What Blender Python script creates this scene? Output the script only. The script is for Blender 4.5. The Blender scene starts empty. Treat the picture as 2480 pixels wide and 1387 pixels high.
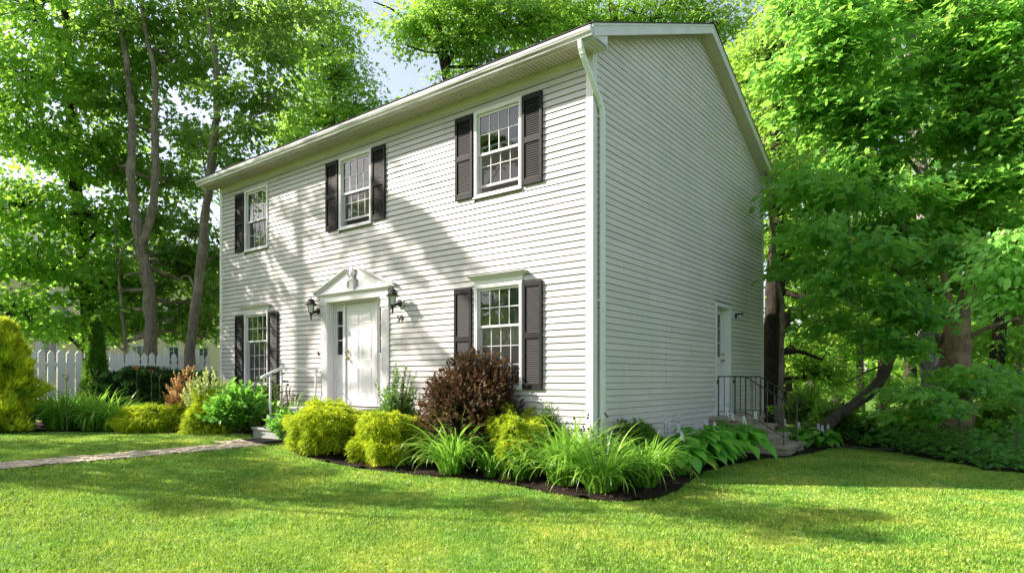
import bpy, bmesh, math, random
import numpy as np
from mathutils import Vector, Matrix
random.seed(7)
RNG = np.random.default_rng(11)
sc = bpy.context.scene
COL = sc.collection
PI = math.pi

# ------------------------------------------------------------------ surveying helpers (metres; house corner at the origin)
FPX, HOR, EYE = 1529.0, 919.0, 1.5
YAW = PI/2 - math.atan(1975/FPX)
RX, RY = math.cos(YAW), math.sin(YAW)
FX, FY = -math.sin(YAW), math.cos(YAW)
_l = (1435-1240)/FPX*9.32
CX, CY = -(_l*RX+9.32*FX), -(_l*RY+9.32*FY)
def at(px, py, d):
    u, v = (px-1240)/FPX, (HOR-py)/FPX
    return Vector((CX+d*(u*RX+FX), CY+d*(u*RY+FY), EYE+d*v))
def zg(x, y=0.0):
    t = min(1.0, max(0.0, (-x-0.5)/7.5))
    z = .42*t*t*(3-2*t)
    return z
def zgn(x, y):
    t = np.clip((-x-0.5)/7.5, 0, 1)
    return .42*t*t*(3-2*t)

# ------------------------------------------------------------------ tagging
def tag(o, label=None, cat=None, group=None, kind=None):
    if label: o['label'] = label
    if cat: o['category'] = cat
    if group: o['group'] = group
    if kind: o['kind'] = kind
    return o
def empty(name, loc, label, cat, group=None, kind=None):
    o = bpy.data.objects.new(name, None); COL.objects.link(o)
    o.location = loc; o.empty_display_size = .2
    return tag(o, label, cat, group, kind)
def link(name, me, mat=None, parent=None, smooth=False):
    o = bpy.data.objects.new(name, me); COL.objects.link(o)
    if mat is not None:
        for m in (mat if isinstance(mat, (list, tuple)) else [mat]): me.materials.append(m)
    if parent is not None:
        o.parent = parent
        # meshes are written in world coordinates; keep them there
        w = parent
        off = Vector((0, 0, 0))
        while w is not None:
            off += w.location; w = w.parent
        o.location = -off
    if smooth:
        me.polygons.foreach_set('use_smooth', [True]*len(me.polygons))
    return o

class MB:
    """collects faces, written as one mesh"""
    def __init__(s): s.v = []; s.f = []; s.m = []; s.a = []
    def face(s, pts, mi=0, a=.5):
        n = len(s.v); s.v += [tuple(p) for p in pts]; s.f.append(tuple(range(n, n+len(pts)))); s.m.append(mi); s.a.append(a)
    def box(s, x0, x1, y0, y1, z0, z1, mi=0, a=.5):
        if x0 > x1: x0, x1 = x1, x0
        if y0 > y1: y0, y1 = y1, y0
        if z0 > z1: z0, z1 = z1, z0
        n = len(s.v)
        s.v += [(x0,y0,z0),(x1,y0,z0),(x1,y1,z0),(x0,y1,z0),(x0,y0,z1),(x1,y0,z1),(x1,y1,z1),(x0,y1,z1)]
        for q in ((0,3,2,1),(4,5,6,7),(0,1,5,4),(1,2,6,5),(2,3,7,6),(3,0,4,7)):
            s.f.append(tuple(n+i for i in q)); s.m.append(mi); s.a.append(a)
    def obox(s, c, ax, ay, az, mi=0, a=.5):
        """oriented box: centre and three half-axis vectors"""
        c, ax, ay, az = map(Vector, (c, ax, ay, az)); n = len(s.v)
        for k in (-1, 1):
            for (i, j) in ((-1,-1),(1,-1),(1,1),(-1,1)):
                s.v.append(tuple(c+i*ax+j*ay+k*az))
        for q in ((0,3,2,1),(4,5,6,7),(0,1,5,4),(1,2,6,5),(2,3,7,6),(3,0,4,7)):
            s.f.append(tuple(n+i for i in q)); s.m.append(mi); s.a.append(a)
    def tube(s, pts, rad, n=8, mi=0, cap=True, a=.5):
        pts = [Vector(p) for p in pts]
        if not hasattr(rad, '__len__'): rad = [rad]*len(pts)
        rad = [float(r) for r in rad]; base = len(s.v); ref = None
        for i, p in enumerate(pts):
            t = (pts[min(i+1, len(pts)-1)]-pts[max(i-1, 0)])
            if t.length < 1e-6: t = Vector((0,0,1))
            t.normalize()
            if ref is None: ref = Vector((1,0,0)) if abs(t.x) < .8 else Vector((0,1,0))
            b = t.cross(ref).normalized(); ref = b.cross(t).normalized()
            for k in range(n):
                an = 2*PI*k/n
                s.v.append(tuple(p+rad[i]*(math.cos(an)*ref+math.sin(an)*b)))
        for i in range(len(pts)-1):
            for k in range(n):
                q = (base+i*n+k, base+i*n+(k+1) % n, base+(i+1)*n+(k+1) % n, base+(i+1)*n+k)
                s.f.append(q); s.m.append(mi); s.a.append(a)
        if cap:
            s.f.append(tuple(base+k for k in range(n))[::-1]); s.m.append(mi); s.a.append(a)
            e = base+(len(pts)-1)*n
            s.f.append(tuple(e+k for k in range(n))); s.m.append(mi); s.a.append(a)
    def prism(s, prof, p0, p1, fn, mi=0, a=.5):
        """extrude a closed 2D profile from p0 to p1; fn(t,u,v)->xyz"""
        n = len(s.v); k = len(prof)
        for t in (p0, p1):
            for (u, v) in prof: s.v.append(tuple(fn(t, u, v)))
        for i in range(k):
            j = (i+1) % k
            s.f.append((n+i, n+j, n+k+j, n+k+i)); s.m.append(mi); s.a.append(a)
        s.f.append(tuple(n+i for i in range(k))[::-1]); s.m.append(mi); s.a.append(a)
        s.f.append(tuple(n+k+i for i in range(k))); s.m.append(mi); s.a.append(a)
    def lathe(s, c, prof, n=16, mi=0, sy=1.0, a=.5):
        base = len(s.v); c = Vector(c)
        for (r, z) in prof:
            for k in range(n):
                an = 2*PI*k/n
                s.v.append((c.x+r*math.cos(an), c.y+sy*r*math.sin(an), c.z+z))
        for i in range(len(prof)-1):
            for k in range(n):
                s.f.append((base+i*n+k, base+i*n+(k+1) % n, base+(i+1)*n+(k+1) % n, base+(i+1)*n+k)); s.m.append(mi); s.a.append(a)
    def build(s, name, mat, parent=None, smooth=False, bevel=0, fix=True):
        me = bpy.data.meshes.new(name)
        me.from_pydata(s.v, [], s.f)
        if fix:
            bm = bmesh.new(); bm.from_mesh(me)
            la = bm.faces.layers.float.new('v')
            for f, x, m in zip(bm.faces, s.a, s.m): f[la] = x; f.material_index = m
            bmesh.ops.recalc_face_normals(bm, faces=bm.faces); bm.to_mesh(me); bm.free()
        o = link(name, me, mat, parent, smooth)
        if bevel:
            md = o.modifiers.new('bevel', 'BEVEL'); md.width = bevel; md.segments = 2; md.limit_method = 'ANGLE'; md.angle_limit = .7
        return o

# ------------------------------------------------------------------ numpy foliage
def polymesh(name, V, loops, starts, totals, v, mat, parent, matidx=None):
    me = bpy.data.meshes.new(name)
    me.vertices.add(len(V)); me.vertices.foreach_set('co', np.ascontiguousarray(V, np.float32).ravel())
    me.loops.add(len(loops)); me.loops.foreach_set('vertex_index', loops.astype(np.int32))
    me.polygons.add(len(starts)); me.polygons.foreach_set('loop_start', starts.astype(np.int32))
    try: me.polygons.foreach_set('loop_total', totals.astype(np.int32))
    except Exception: pass
    at_ = me.attributes.new('v', 'FLOAT', 'FACE'); at_.data.foreach_set('value', v.astype(np.float32))
    if matidx is not None: me.polygons.foreach_set('material_index', matidx.astype(np.int32))
    me.update(calc_edges=True); me.validate()
    return link(name, me, mat, parent)
SH = {
 'maple': ([(0,0,0),(1,0,-.10),(.70,.19,.02),(.50,.17,.03),(.44,.50,.06),(.17,.24,.05),(-.10,.34,.04),(-.10,-.34,.04),(.17,-.24,.05),(.44,-.50,.06),(.50,-.17,.03),(.70,-.19,.02)],
           [(0,1,2,3,4,5,6),(0,7,8,9,10,11,1)]),
 'kite': ([(0,0,0),(.45,.34,.06),(1,0,-.06),(.45,-.34,.06)], [(0,2,1),(0,3,2)]),
 'lobed': ([(0,0,0),(.30,.46,.06),(.42,.18,.02),(1,0,-.08),(.42,-.18,.02),(.30,-.46,.06)], [(0,3,2,1),(0,5,4,3)]),
 'ovate': ([(0,0,0),(.22,.26,.05),(.55,.27,.05),(1,0,-.12),(.55,-.27,.05),(.22,-.26,.05),(.5,0,0)], [(0,6,2,1),(6,3,2),(0,5,4,6),(6,4,3)]),
 'lance': ([(0,0,0),(.4,.16,.02),(1,0,-.08),(.4,-.16,.02)], [(0,2,1),(0,3,2)]),
 'needle': ([(0,.06,0),(1,0,0),(0,-.06,0)], [(0,1,2)]),
 'frond': ([(0,.05,0),(.35,.13,.02),(.55,.03,0),(1,0,-.05),(.55,-.03,0),(.35,-.13,.02),(0,-.05,0)], [(0,6,5,4,3,2,1)]),
}
def unit(a): return a/np.maximum(np.linalg.norm(a, axis=-1, keepdims=True), 1e-9)
def leaves(name, parent, mat, C, D, N, S, shape, v=None):
    """one mesh of leaves: C centres, D tip directions, N leaf normals, S lengths"""
    sv, sf = SH[shape]; sv = np.array(sv, float)
    D = unit(D); side = unit(np.cross(N, D)); N = np.cross(D, side)
    n = len(C); k = len(sv)
    S = np.broadcast_to(np.asarray(S, float), (n,))
    V = C[:,None,:] + S[:,None,None]*(sv[None,:,0:1]*D[:,None,:]+sv[None,:,1:2]*side[:,None,:]+sv[None,:,2:3]*N[:,None,:])
    fl = np.concatenate([np.array(f) for f in sf]); tot = np.array([len(f) for f in sf])
    st0 = np.concatenate([[0], np.cumsum(tot)[:-1]])
    loops = (np.arange(n)[:,None]*k + fl[None,:]).ravel()
    starts = (np.arange(n)[:,None]*len(fl) + st0[None,:]).ravel()
    totals = np.tile(tot, n)
    if v is None: v = RNG.random(n)
    return polymesh(name, V.reshape(-1,3), loops, starts, totals, np.repeat(v, len(sf)), mat, parent)
def strips(name, parent, mat, P, W, side, v=None):
    """ribbons: P (n,k,3) centre lines, W (n,k) half widths, side (n,3) or (n,k,3)"""
    n, k, _ = P.shape
    if side.ndim == 2: side = side[:,None,:]
    L = P - side*W[...,None]; R = P + side*W[...,None]
    V = np.stack([L, R], 2).reshape(-1, 3)
    q = np.array([[2*i, 2*i+1, 2*i+3, 2*i+2] for i in range(k-1)]).ravel()
    loops = (np.arange(n)[:,None]*2*k + q[None,:]).ravel()
    m = n*(k-1)
    starts = np.arange(m)*4
    if v is None: v = RNG.random(n)
    return polymesh(name, V, loops, starts, np.full(m, 4), np.repeat(v, k-1), mat, parent)

# ------------------------------------------------------------------ materials
def M(name, build):
    m = bpy.data.materials.new(name); m.use_nodes = True
    nt = m.node_tree; nt.nodes.clear()
    out = nt.nodes.new('ShaderNodeOutputMaterial')
    nt.links.new(build(nt), out.inputs[0])
    return m
def nd(nt, t, **k):
    n = nt.nodes.new(t)
    for a, b in k.items():
        if a.startswith('i_'):
            key = a[2:]
            key = int(key) if key.isdigit() else key.replace('_', ' ')
            if hasattr(b, 'bl_rna'): nt.links.new(b, n.inputs[key])
            else: n.inputs[key].default_value = b
        else: setattr(n, a, b)
    return n
def ramp(nt, fac, stops):
    r = nt.nodes.new('ShaderNodeValToRGB'); nt.links.new(fac, r.inputs[0])
    e = r.color_ramp.elements
    while len(e) < len(stops): e.new(.5)
    for q, (p, c) in zip(e, stops):
        q.position = p; q.color = (*c, 1) if len(c) == 3 else c
    return r.outputs[0]
def noise(nt, scale, detail=4, vec=None, rough=.55, dist=0):
    n = nd(nt, 'ShaderNodeTexNoise'); n.inputs['Scale'].default_value = scale
    n.inputs['Detail'].default_value = detail; n.inputs['Roughness'].default_value = rough; n.inputs['Distortion'].default_value = dist
    if vec is not None: nt.links.new(vec, n.inputs['Vector'])
    return n.outputs['Fac']
def pos(nt): return nd(nt, 'ShaderNodeNewGeometry').outputs['Position']
def mapped(nt, v, s):
    m = nd(nt, 'ShaderNodeMapping'); nt.links.new(v, m.inputs[0]); m.inputs['Scale'].default_value = s
    return m.outputs[0]
def bump(nt, h, st=.3, d=.02):
    b = nd(nt, 'ShaderNodeBump'); b.inputs['Strength'].default_value = st; b.inputs['Distance'].default_value = d
    nt.links.new(h, b.inputs['Height']); return b.outputs[0]
def mix(nt, f, a, b, mode='MIX'):
    m = nd(nt, 'ShaderNodeMix', data_type='RGBA', blend_type=mode)
    for i, x in ((0, f), (6, a), (7, b)):
        if hasattr(x, 'bl_rna'): nt.links.new(x, m.inputs[i])
        else: m.inputs[i].default_value = x if i == 0 else (*x, 1)
    return m.outputs[2]
def prin(nt, col, rough=.5, spec=.5, metal=0, nrm=None, **k):
    p = nd(nt, 'ShaderNodeBsdfPrincipled')
    for key, x in (('Base Color', col), ('Roughness', rough), ('Specular IOR Level', spec), ('Metallic', metal)):
        if hasattr(x, 'bl_rna'): nt.links.new(x, p.inputs[key])
        else: p.inputs[key].default_value = (*x, 1) if key == 'Base Color' else x
    if nrm is not None: nt.links.new(nrm, p.inputs['Normal'])
    return p.outputs[0]
def attr(nt, n='v'): return nd(nt, 'ShaderNodeAttribute', attribute_name=n).outputs['Fac']

def leafmat(name, dark, mid, lite, trans, tf=.42, rough=.42, spec=.35, big=.35, odd=None, gain=1.0):
    dark, mid, lite, trans = [tuple(min(.95, x*gain) for x in c) for c in (dark, mid, lite, trans)]
    def b(nt):
        a = attr(nt)
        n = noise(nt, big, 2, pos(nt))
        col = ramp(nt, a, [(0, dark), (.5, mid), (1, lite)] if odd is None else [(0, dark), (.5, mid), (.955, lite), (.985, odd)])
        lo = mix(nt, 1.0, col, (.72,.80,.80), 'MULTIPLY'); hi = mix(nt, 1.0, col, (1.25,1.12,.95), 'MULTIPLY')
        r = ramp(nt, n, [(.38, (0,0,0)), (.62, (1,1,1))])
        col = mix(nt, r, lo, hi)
        p = prin(nt, col, rough, spec)
        t = nd(nt, 'ShaderNodeBsdfTranslucent')
        tc = mix(nt, r, trans, tuple(min(1, x*1.15) for x in trans)); nt.links.new(tc, t.inputs[0])
        ms = nd(nt, 'ShaderNodeMixShader'); ms.inputs[0].default_value = tf
        nt.links.new(p, ms.inputs[1]); nt.links.new(t.outputs[0], ms.inputs[2])
        return ms.outputs[0]
    return M(name, b)
def paint(name, c, rough=.45, var=.08, sc_=3., spec=.4, bs=.15, dirt=None):
    def b(nt):
        p = pos(nt); n = noise(nt, sc_, 5, p)
        lo = tuple(x*(1-var) for x in c); hi = tuple(min(1, x*(1+var*.4)) for x in c)
        col = ramp(nt, n, [(.3, lo), (.7, hi)])
        a = attr(nt)
        col = mix(nt, 1., col, ramp(nt, a, [(0, (.93,.93,.93)), (.5, (1,1,1)), (1, (1.03,1.03,1.03))]), 'MULTIPLY')
        if dirt:
            d = noise(nt, 1.0, 6, mapped(nt, p, dirt[0]), .7)
            col = mix(nt, ramp(nt, d, [(dirt[1], (0,0,0)), (dirt[1]+.14, (1,1,1))]), col, dirt[2])
        return prin(nt, col, rough, spec, 0, bump(nt, noise(nt, 60, 3, p), bs, .003))
    return M(name, b)

MAT = {}
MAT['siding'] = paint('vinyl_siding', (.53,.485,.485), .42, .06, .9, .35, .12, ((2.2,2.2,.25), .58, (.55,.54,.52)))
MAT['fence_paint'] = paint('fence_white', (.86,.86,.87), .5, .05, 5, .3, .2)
MAT['siding_shade_lift'] = paint('vinyl_siding_side', (.70,.628,.605), .45, .06, .7, .35, .12, ((.9,.9,.3), .50, (.62,.585,.55)))  # side wall siding lightened in colour to offset its shade; slightly greener random blotches
MAT['trim'] = paint('white_trim', (.74,.70,.725), .4, .05, 4, .4, .1)
MAT['trim_dirty'] = paint('weathered_trim', (.74,.70,.69), .45, .08, 3, .4, .2, ((1.2,1.2,3), .56, (.62,.66,.58)))
MAT['peel'] = paint('peeling_paint', (.80,.80,.78), .55, .06, 6, .3, .5, ((9,9,3), .64, (.42,.40,.34)))
MAT['soffit'] = paint('soffit_vinyl', (.62,.55,.49), .5, .08, 2, .3, .1)
MAT['gutter'] = paint('gutter_metal', (.71,.68,.69), .30, .10, 2, .5, .1, ((.8,40,26), .46, (.24,.23,.20)))
MAT['gutter_dirt'] = paint('downspout_old', (.78,.79,.78), .35, .06, 3, .5, .1, ((14,14,6), .66, (.28,.29,.26)))
MAT['shutter'] = paint('shutter_vinyl', (.015,.014,.0155), .62, .2, 30, .16, .2)
MAT['black'] = paint('black_metal', (.012,.012,.013), .45, .2, 20, .5, .3)
MAT['iron'] = paint('wrought_iron', (.030,.027,.026), .5, .3, 14, .5, .3, ((12,12,12), .58, (.13,.07,.045)))
MAT['iron_rail'] = paint('weathered_iron', (.13,.10,.09), .5, .3, 14, .5, .3, ((9,9,9), .52, (.20,.15,.13)))
MAT['pipe'] = paint('painted_pipe', (.70,.71,.71), .5, .1, 10, .4, .4, ((9,9,9), .62, (.45,.44,.42)))
MAT['vent'] = paint('soffit_dark', (.10,.10,.08), .8)
def _brass(nt): return prin(nt, (.45,.33,.12), .3, .5, 1.0)
MAT['brass'] = M('old_brass', _brass)
def _conc(c1, c2, moss):
    def b(nt):
        p = pos(nt)
        col = ramp(nt, noise(nt, 7, 8, p, .7), [(.3, c1), (.7, c2)])
        col = mix(nt, ramp(nt, noise(nt, 2.2, 5, p), [(.5, (0,0,0)), (.68, (1,1,1))]), col, moss)
        col = mix(nt, ramp(nt, noise(nt, 120, 2, p), [(.42, (0,0,0)), (.6, (1,1,1))]), mix(nt, 1., col, (.75,.75,.75), 'MULTIPLY'), col)
        return prin(nt, col, .85, .25, 0, bump(nt, noise(nt, 45, 8, p, .7), .7, .02))
    return b
MAT['stone'] = M('step_stone', _conc((.38,.31,.23), (.62,.53,.41), (.30,.28,.20)))
MAT['concrete'] = M('step_concrete', _conc((.30,.31,.30), (.50,.50,.48), (.24,.26,.22)))
MAT['found'] = M('foundation_concrete', _conc((.30,.30,.29), (.42,.42,.40), (.28,.29,.26)))
def _mulch(nt):
    p = pos(nt)
    col = ramp(nt, noise(nt, 38, 6, p, .75, .4), [(.30, (.010,.006,.005)), (.52, (.035,.022,.016)), (.72, (.10,.068,.048)), (.86, (.20,.16,.12))])
    return prin(nt, col, .9, .15, 0, bump(nt, noise(nt, 55, 8, p, .8, .5), 1.0, .05))
MAT['mulch'] = M('bark_mulch', _mulch)
def _lawn(nt):
    p = pos(nt)
    col = ramp(nt, noise(nt, 60, 6, p, .8), [(.3, (.06,.11,.02)), (.6, (.12,.22,.035)), (.8, (.22,.26,.08))])
    return prin(nt, col, .9, .15, 0, bump(nt, noise(nt, 90, 5, p, .8), 1, .03))
MAT['lawn'] = M('lawn_soil', _lawn)
def _wood(nt):
    p = pos(nt)
    col = ramp(nt, noise(nt, 14, 8, p, .75), [(.3, (.010,.010,.005)), (.6, (.04,.035,.02)), (.8, (.06,.09,.025))])
    return prin(nt, col, .95, .1, 0, bump(nt, noise(nt, 25, 6, p, .8), 1, .06))
MAT['forest'] = M('forest_floor', _wood)
def _grass(nt):
    a = attr(nt); p = pos(nt)
    col = ramp(nt, a, [(0, (.15,.34,.05)), (.45, (.37,.60,.08)), (.85, (.62,.78,.17)), (.93, (.66,.68,.30)), (1, (.74,.68,.42))])  # wide blade tone spread; its dark tones stand in for speckles of shade
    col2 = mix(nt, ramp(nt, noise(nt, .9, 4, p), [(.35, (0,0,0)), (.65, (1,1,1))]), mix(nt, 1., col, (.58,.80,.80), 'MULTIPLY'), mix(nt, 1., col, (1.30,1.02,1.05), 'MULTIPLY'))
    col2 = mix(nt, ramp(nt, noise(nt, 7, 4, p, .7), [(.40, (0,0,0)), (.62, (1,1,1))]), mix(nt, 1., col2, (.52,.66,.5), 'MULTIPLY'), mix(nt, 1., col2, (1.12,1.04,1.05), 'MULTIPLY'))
    pr = prin(nt, col2, .5, .25)
    t = nd(nt, 'ShaderNodeBsdfTranslucent'); nt.links.new(mix(nt, .5, col2, (.50,.68,.08)), t.inputs[0])
    ms = nd(nt, 'ShaderNodeMixShader'); ms.inputs[0].default_value = .35
    nt.links.new(pr, ms.inputs[1]); nt.links.new(t.outputs[0], ms.inputs[2]); return ms.outputs[0]
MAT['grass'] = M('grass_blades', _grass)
def _bark(c1, c2, c3, sc_):
    def b(nt):
        p = pos(nt); v = mapped(nt, p, (sc_, sc_, sc_*.22))
        n = noise(nt, 1.0, 8, v, .7, .6)
        col = ramp(nt, n, [(.3, c1), (.55, c2), (.75, c3)])
        col = mix(nt, ramp(nt, noise(nt, 2.5, 4, p), [(.52, (0,0,0)), (.66, (1,1,1))]), col, tuple(x*1.35 for x in c2))
        return prin(nt, col, .9, .15, 0, bump(nt, n, .9, .05))
    return b
MAT['bark'] = M('maple_bark', _bark((.09,.07,.055), (.25,.205,.165), (.40,.34,.28), 22))
MAT['bark_mid'] = M('brown_grey_bark', _bark((.05,.04,.03), (.13,.105,.08), (.22,.18,.14), 20))
MAT['bark_grey'] = M('grey_bark', _bark((.12,.11,.09), (.25,.235,.20), (.38,.36,.31), 10))
MAT['bark_brown'] = M('brown_bark', _bark((.09,.055,.035), (.28,.19,.12), (.46,.35,.25), 16))
MAT['bark_dark'] = M('dark_bark', _bark((.016,.012,.010), (.045,.035,.027), (.09,.072,.058), 20))
MAT['twig'] = paint('twig_wood', (.12,.09,.06), .8, .3, 12, .2, .2)
def _shingle(nt):
    p = pos(nt)
    return prin(nt, ramp(nt, noise(nt, 40, 5, p, .8), [(.3, (.03,.028,.027)), (.7, (.10,.09,.085))]), .9, .2, 0, bump(nt, noise(nt, 60, 4, p), .6, .01))
MAT['shingle'] = M('asphalt_shingle', _shingle)
def _glass(nt):
    p = pos(nt)
    g = nd(nt, 'ShaderNodeBsdfGlossy'); g.inputs['Roughness'].default_value = .015
    g.inputs['Color'].default_value = (.95,.97,1,1)
    b = nd(nt, 'ShaderNodeBump'); b.inputs['Strength'].default_value = .06; b.inputs['Distance'].default_value = .02
    nt.links.new(noise(nt, 2.5, 1, p), b.inputs['Height']); nt.links.new(b.outputs[0], g.inputs['Normal'])
    t = nd(nt, 'ShaderNodeBsdfTransparent'); t.inputs[0].default_value = (.72,.75,.76,1)
    f = nd(nt, 'ShaderNodeFresnel'); f.inputs[0].default_value = 1.62
    ms = nd(nt, 'ShaderNodeMixShader')
    nt.links.new(f.outputs[0], ms.inputs[0]); nt.links.new(t.outputs[0], ms.inputs[1]); nt.links.new(g.outputs[0], ms.inputs[2])
    return ms.outputs[0]
MAT['glass'] = M('window_glass', _glass)
def _screen(nt):
    d = nd(nt, 'ShaderNodeBsdfDiffuse'); d.inputs[0].default_value = (.16,.155,.15,1)
    t = nd(nt, 'ShaderNodeBsdfTransparent')
    ms = nd(nt, 'ShaderNodeMixShader'); ms.inputs[0].default_value = .16
    nt.links.new(t.outputs[0], ms.inputs[1]); nt.links.new(d.outputs[0], ms.inputs[2]); return ms.outputs[0]
MAT['screen'] = M('insect_screen', _screen)
MAT['curtain'] = paint('sheer_curtain', (.17,.165,.155), .9, .2, 2, .1, 0)
MAT['blind'] = paint('blue_blind', (.16,.20,.25), .8, .15, 4, .1, 0)
MAT['interior'] = paint('room_wall', (.06,.055,.05), .9, .2, 2, .1, 0)
def _frost(nt): return prin(nt, (.62,.62,.60), .25, .5, 0, bump(nt, noise(nt, 60, 3, pos(nt)), .5, .004))
MAT['frost'] = M('frosted_lamp_glass', _frost)
MAT['yellow'] = paint('cream_siding', (.84,.73,.47), .5, .05, .5, .3, .1)
MAT['slate'] = paint('grey_roof', (.22,.23,.24), .8, .2, 6, .2, .3)
def _pav(nt):
    a = attr(nt); p = pos(nt)
    col = ramp(nt, a, [(0, (.50,.41,.30)), (.35, (.66,.55,.41)), (.7, (.72,.58,.43)), (1, (.80,.70,.55))])
    col = mix(nt, ramp(nt, noise(nt, 50, 5, p, .7), [(.3, (0,0,0)), (.7, (1,1,1))]), mix(nt, 1., col, (.65,.65,.65), 'MULTIPLY'), col)
    return prin(nt, col, .85, .25, 0, bump(nt, noise(nt, 90, 5, p), .5, .01))
MAT['paver'] = M('path_paver', _pav)
MAT['mat'] = paint('rubber_mat', (.012,.012,.013), .8, .3, 60, .3, 1.0)
MAT['flower_white'] = paint('white_petals', (.72,.70,.74), .6, .05, 9, .3, 0)
MAT['flower_orange'] = paint('orange_petals', (.85,.24,.04), .5, .1, 9, .3, 0)
MAT['seed'] = paint('seed_head', (.06,.045,.03), .9, .3, 30, .1, .5)
MAT['hose'] = paint('dark_hose', (.03,.04,.04), .4, .2, 9, .5, .1)
MAT['dryleaf'] = paint('dry_leaf', (.30,.13,.06), .7, .3, 30, .3, .3)
MAT['stem'] = paint('plant_stem', (.14,.15,.06), .7, .3, 12, .2, 0)
# leaves
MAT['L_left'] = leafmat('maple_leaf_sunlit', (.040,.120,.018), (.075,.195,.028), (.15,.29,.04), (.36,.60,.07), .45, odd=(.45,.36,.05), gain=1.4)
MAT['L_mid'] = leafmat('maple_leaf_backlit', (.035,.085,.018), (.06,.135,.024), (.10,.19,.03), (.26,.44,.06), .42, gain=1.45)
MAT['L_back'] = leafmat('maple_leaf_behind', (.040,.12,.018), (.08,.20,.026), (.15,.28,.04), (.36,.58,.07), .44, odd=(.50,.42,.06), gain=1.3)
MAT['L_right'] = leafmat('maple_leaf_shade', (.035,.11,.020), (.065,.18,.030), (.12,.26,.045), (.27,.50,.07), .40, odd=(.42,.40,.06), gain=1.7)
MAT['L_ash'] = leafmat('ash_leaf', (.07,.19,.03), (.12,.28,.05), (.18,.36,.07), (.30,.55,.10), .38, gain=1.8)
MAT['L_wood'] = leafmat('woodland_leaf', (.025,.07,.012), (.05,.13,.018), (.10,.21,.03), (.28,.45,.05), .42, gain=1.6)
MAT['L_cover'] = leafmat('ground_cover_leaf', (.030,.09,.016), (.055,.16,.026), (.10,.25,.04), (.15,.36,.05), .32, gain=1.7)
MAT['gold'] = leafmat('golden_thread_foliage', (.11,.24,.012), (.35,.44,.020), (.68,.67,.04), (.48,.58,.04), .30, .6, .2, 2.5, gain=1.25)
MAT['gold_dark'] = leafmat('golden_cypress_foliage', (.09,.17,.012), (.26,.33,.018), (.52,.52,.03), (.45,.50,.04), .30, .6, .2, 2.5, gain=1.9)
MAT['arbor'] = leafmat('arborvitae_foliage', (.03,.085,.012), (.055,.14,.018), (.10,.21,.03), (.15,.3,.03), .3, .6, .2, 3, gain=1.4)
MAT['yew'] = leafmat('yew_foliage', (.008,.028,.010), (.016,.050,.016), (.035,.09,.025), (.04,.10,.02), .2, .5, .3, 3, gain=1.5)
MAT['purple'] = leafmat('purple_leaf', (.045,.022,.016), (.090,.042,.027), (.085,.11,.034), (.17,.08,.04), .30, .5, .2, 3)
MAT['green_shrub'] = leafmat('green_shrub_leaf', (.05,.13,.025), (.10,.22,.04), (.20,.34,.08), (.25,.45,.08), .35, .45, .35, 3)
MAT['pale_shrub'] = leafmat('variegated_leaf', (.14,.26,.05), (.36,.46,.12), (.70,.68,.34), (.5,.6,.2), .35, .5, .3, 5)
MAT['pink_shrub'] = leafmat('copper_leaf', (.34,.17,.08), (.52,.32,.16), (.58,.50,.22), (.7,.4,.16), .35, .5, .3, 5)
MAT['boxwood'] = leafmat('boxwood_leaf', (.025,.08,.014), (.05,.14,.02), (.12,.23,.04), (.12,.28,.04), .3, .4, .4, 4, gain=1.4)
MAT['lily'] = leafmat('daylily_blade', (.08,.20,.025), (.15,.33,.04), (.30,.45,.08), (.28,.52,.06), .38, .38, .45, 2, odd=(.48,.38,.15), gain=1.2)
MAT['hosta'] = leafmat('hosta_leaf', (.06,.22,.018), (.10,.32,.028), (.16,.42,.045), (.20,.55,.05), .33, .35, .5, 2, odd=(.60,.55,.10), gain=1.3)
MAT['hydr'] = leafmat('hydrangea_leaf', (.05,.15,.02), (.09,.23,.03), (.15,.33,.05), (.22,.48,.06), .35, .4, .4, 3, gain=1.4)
# ================================================================== THE HOUSE
HW, HD, TOP, SB = 10.8, 8.45, 6.30, .34
RID, PIT = 4.22, .44
house = empty('house', (-HW/2, HD/2, 0), 'white two-storey house with clapboard siding, black shutters and a gable roof', 'house')
mb = MB()
mb.box(-HW+.03, -.03, .03, HD-.03, -.2, SB+.02)
mb.build('foundation', MAT['found'], house)
def rake_z(y): return 8.37 - PIT*abs(y-RID)

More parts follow.
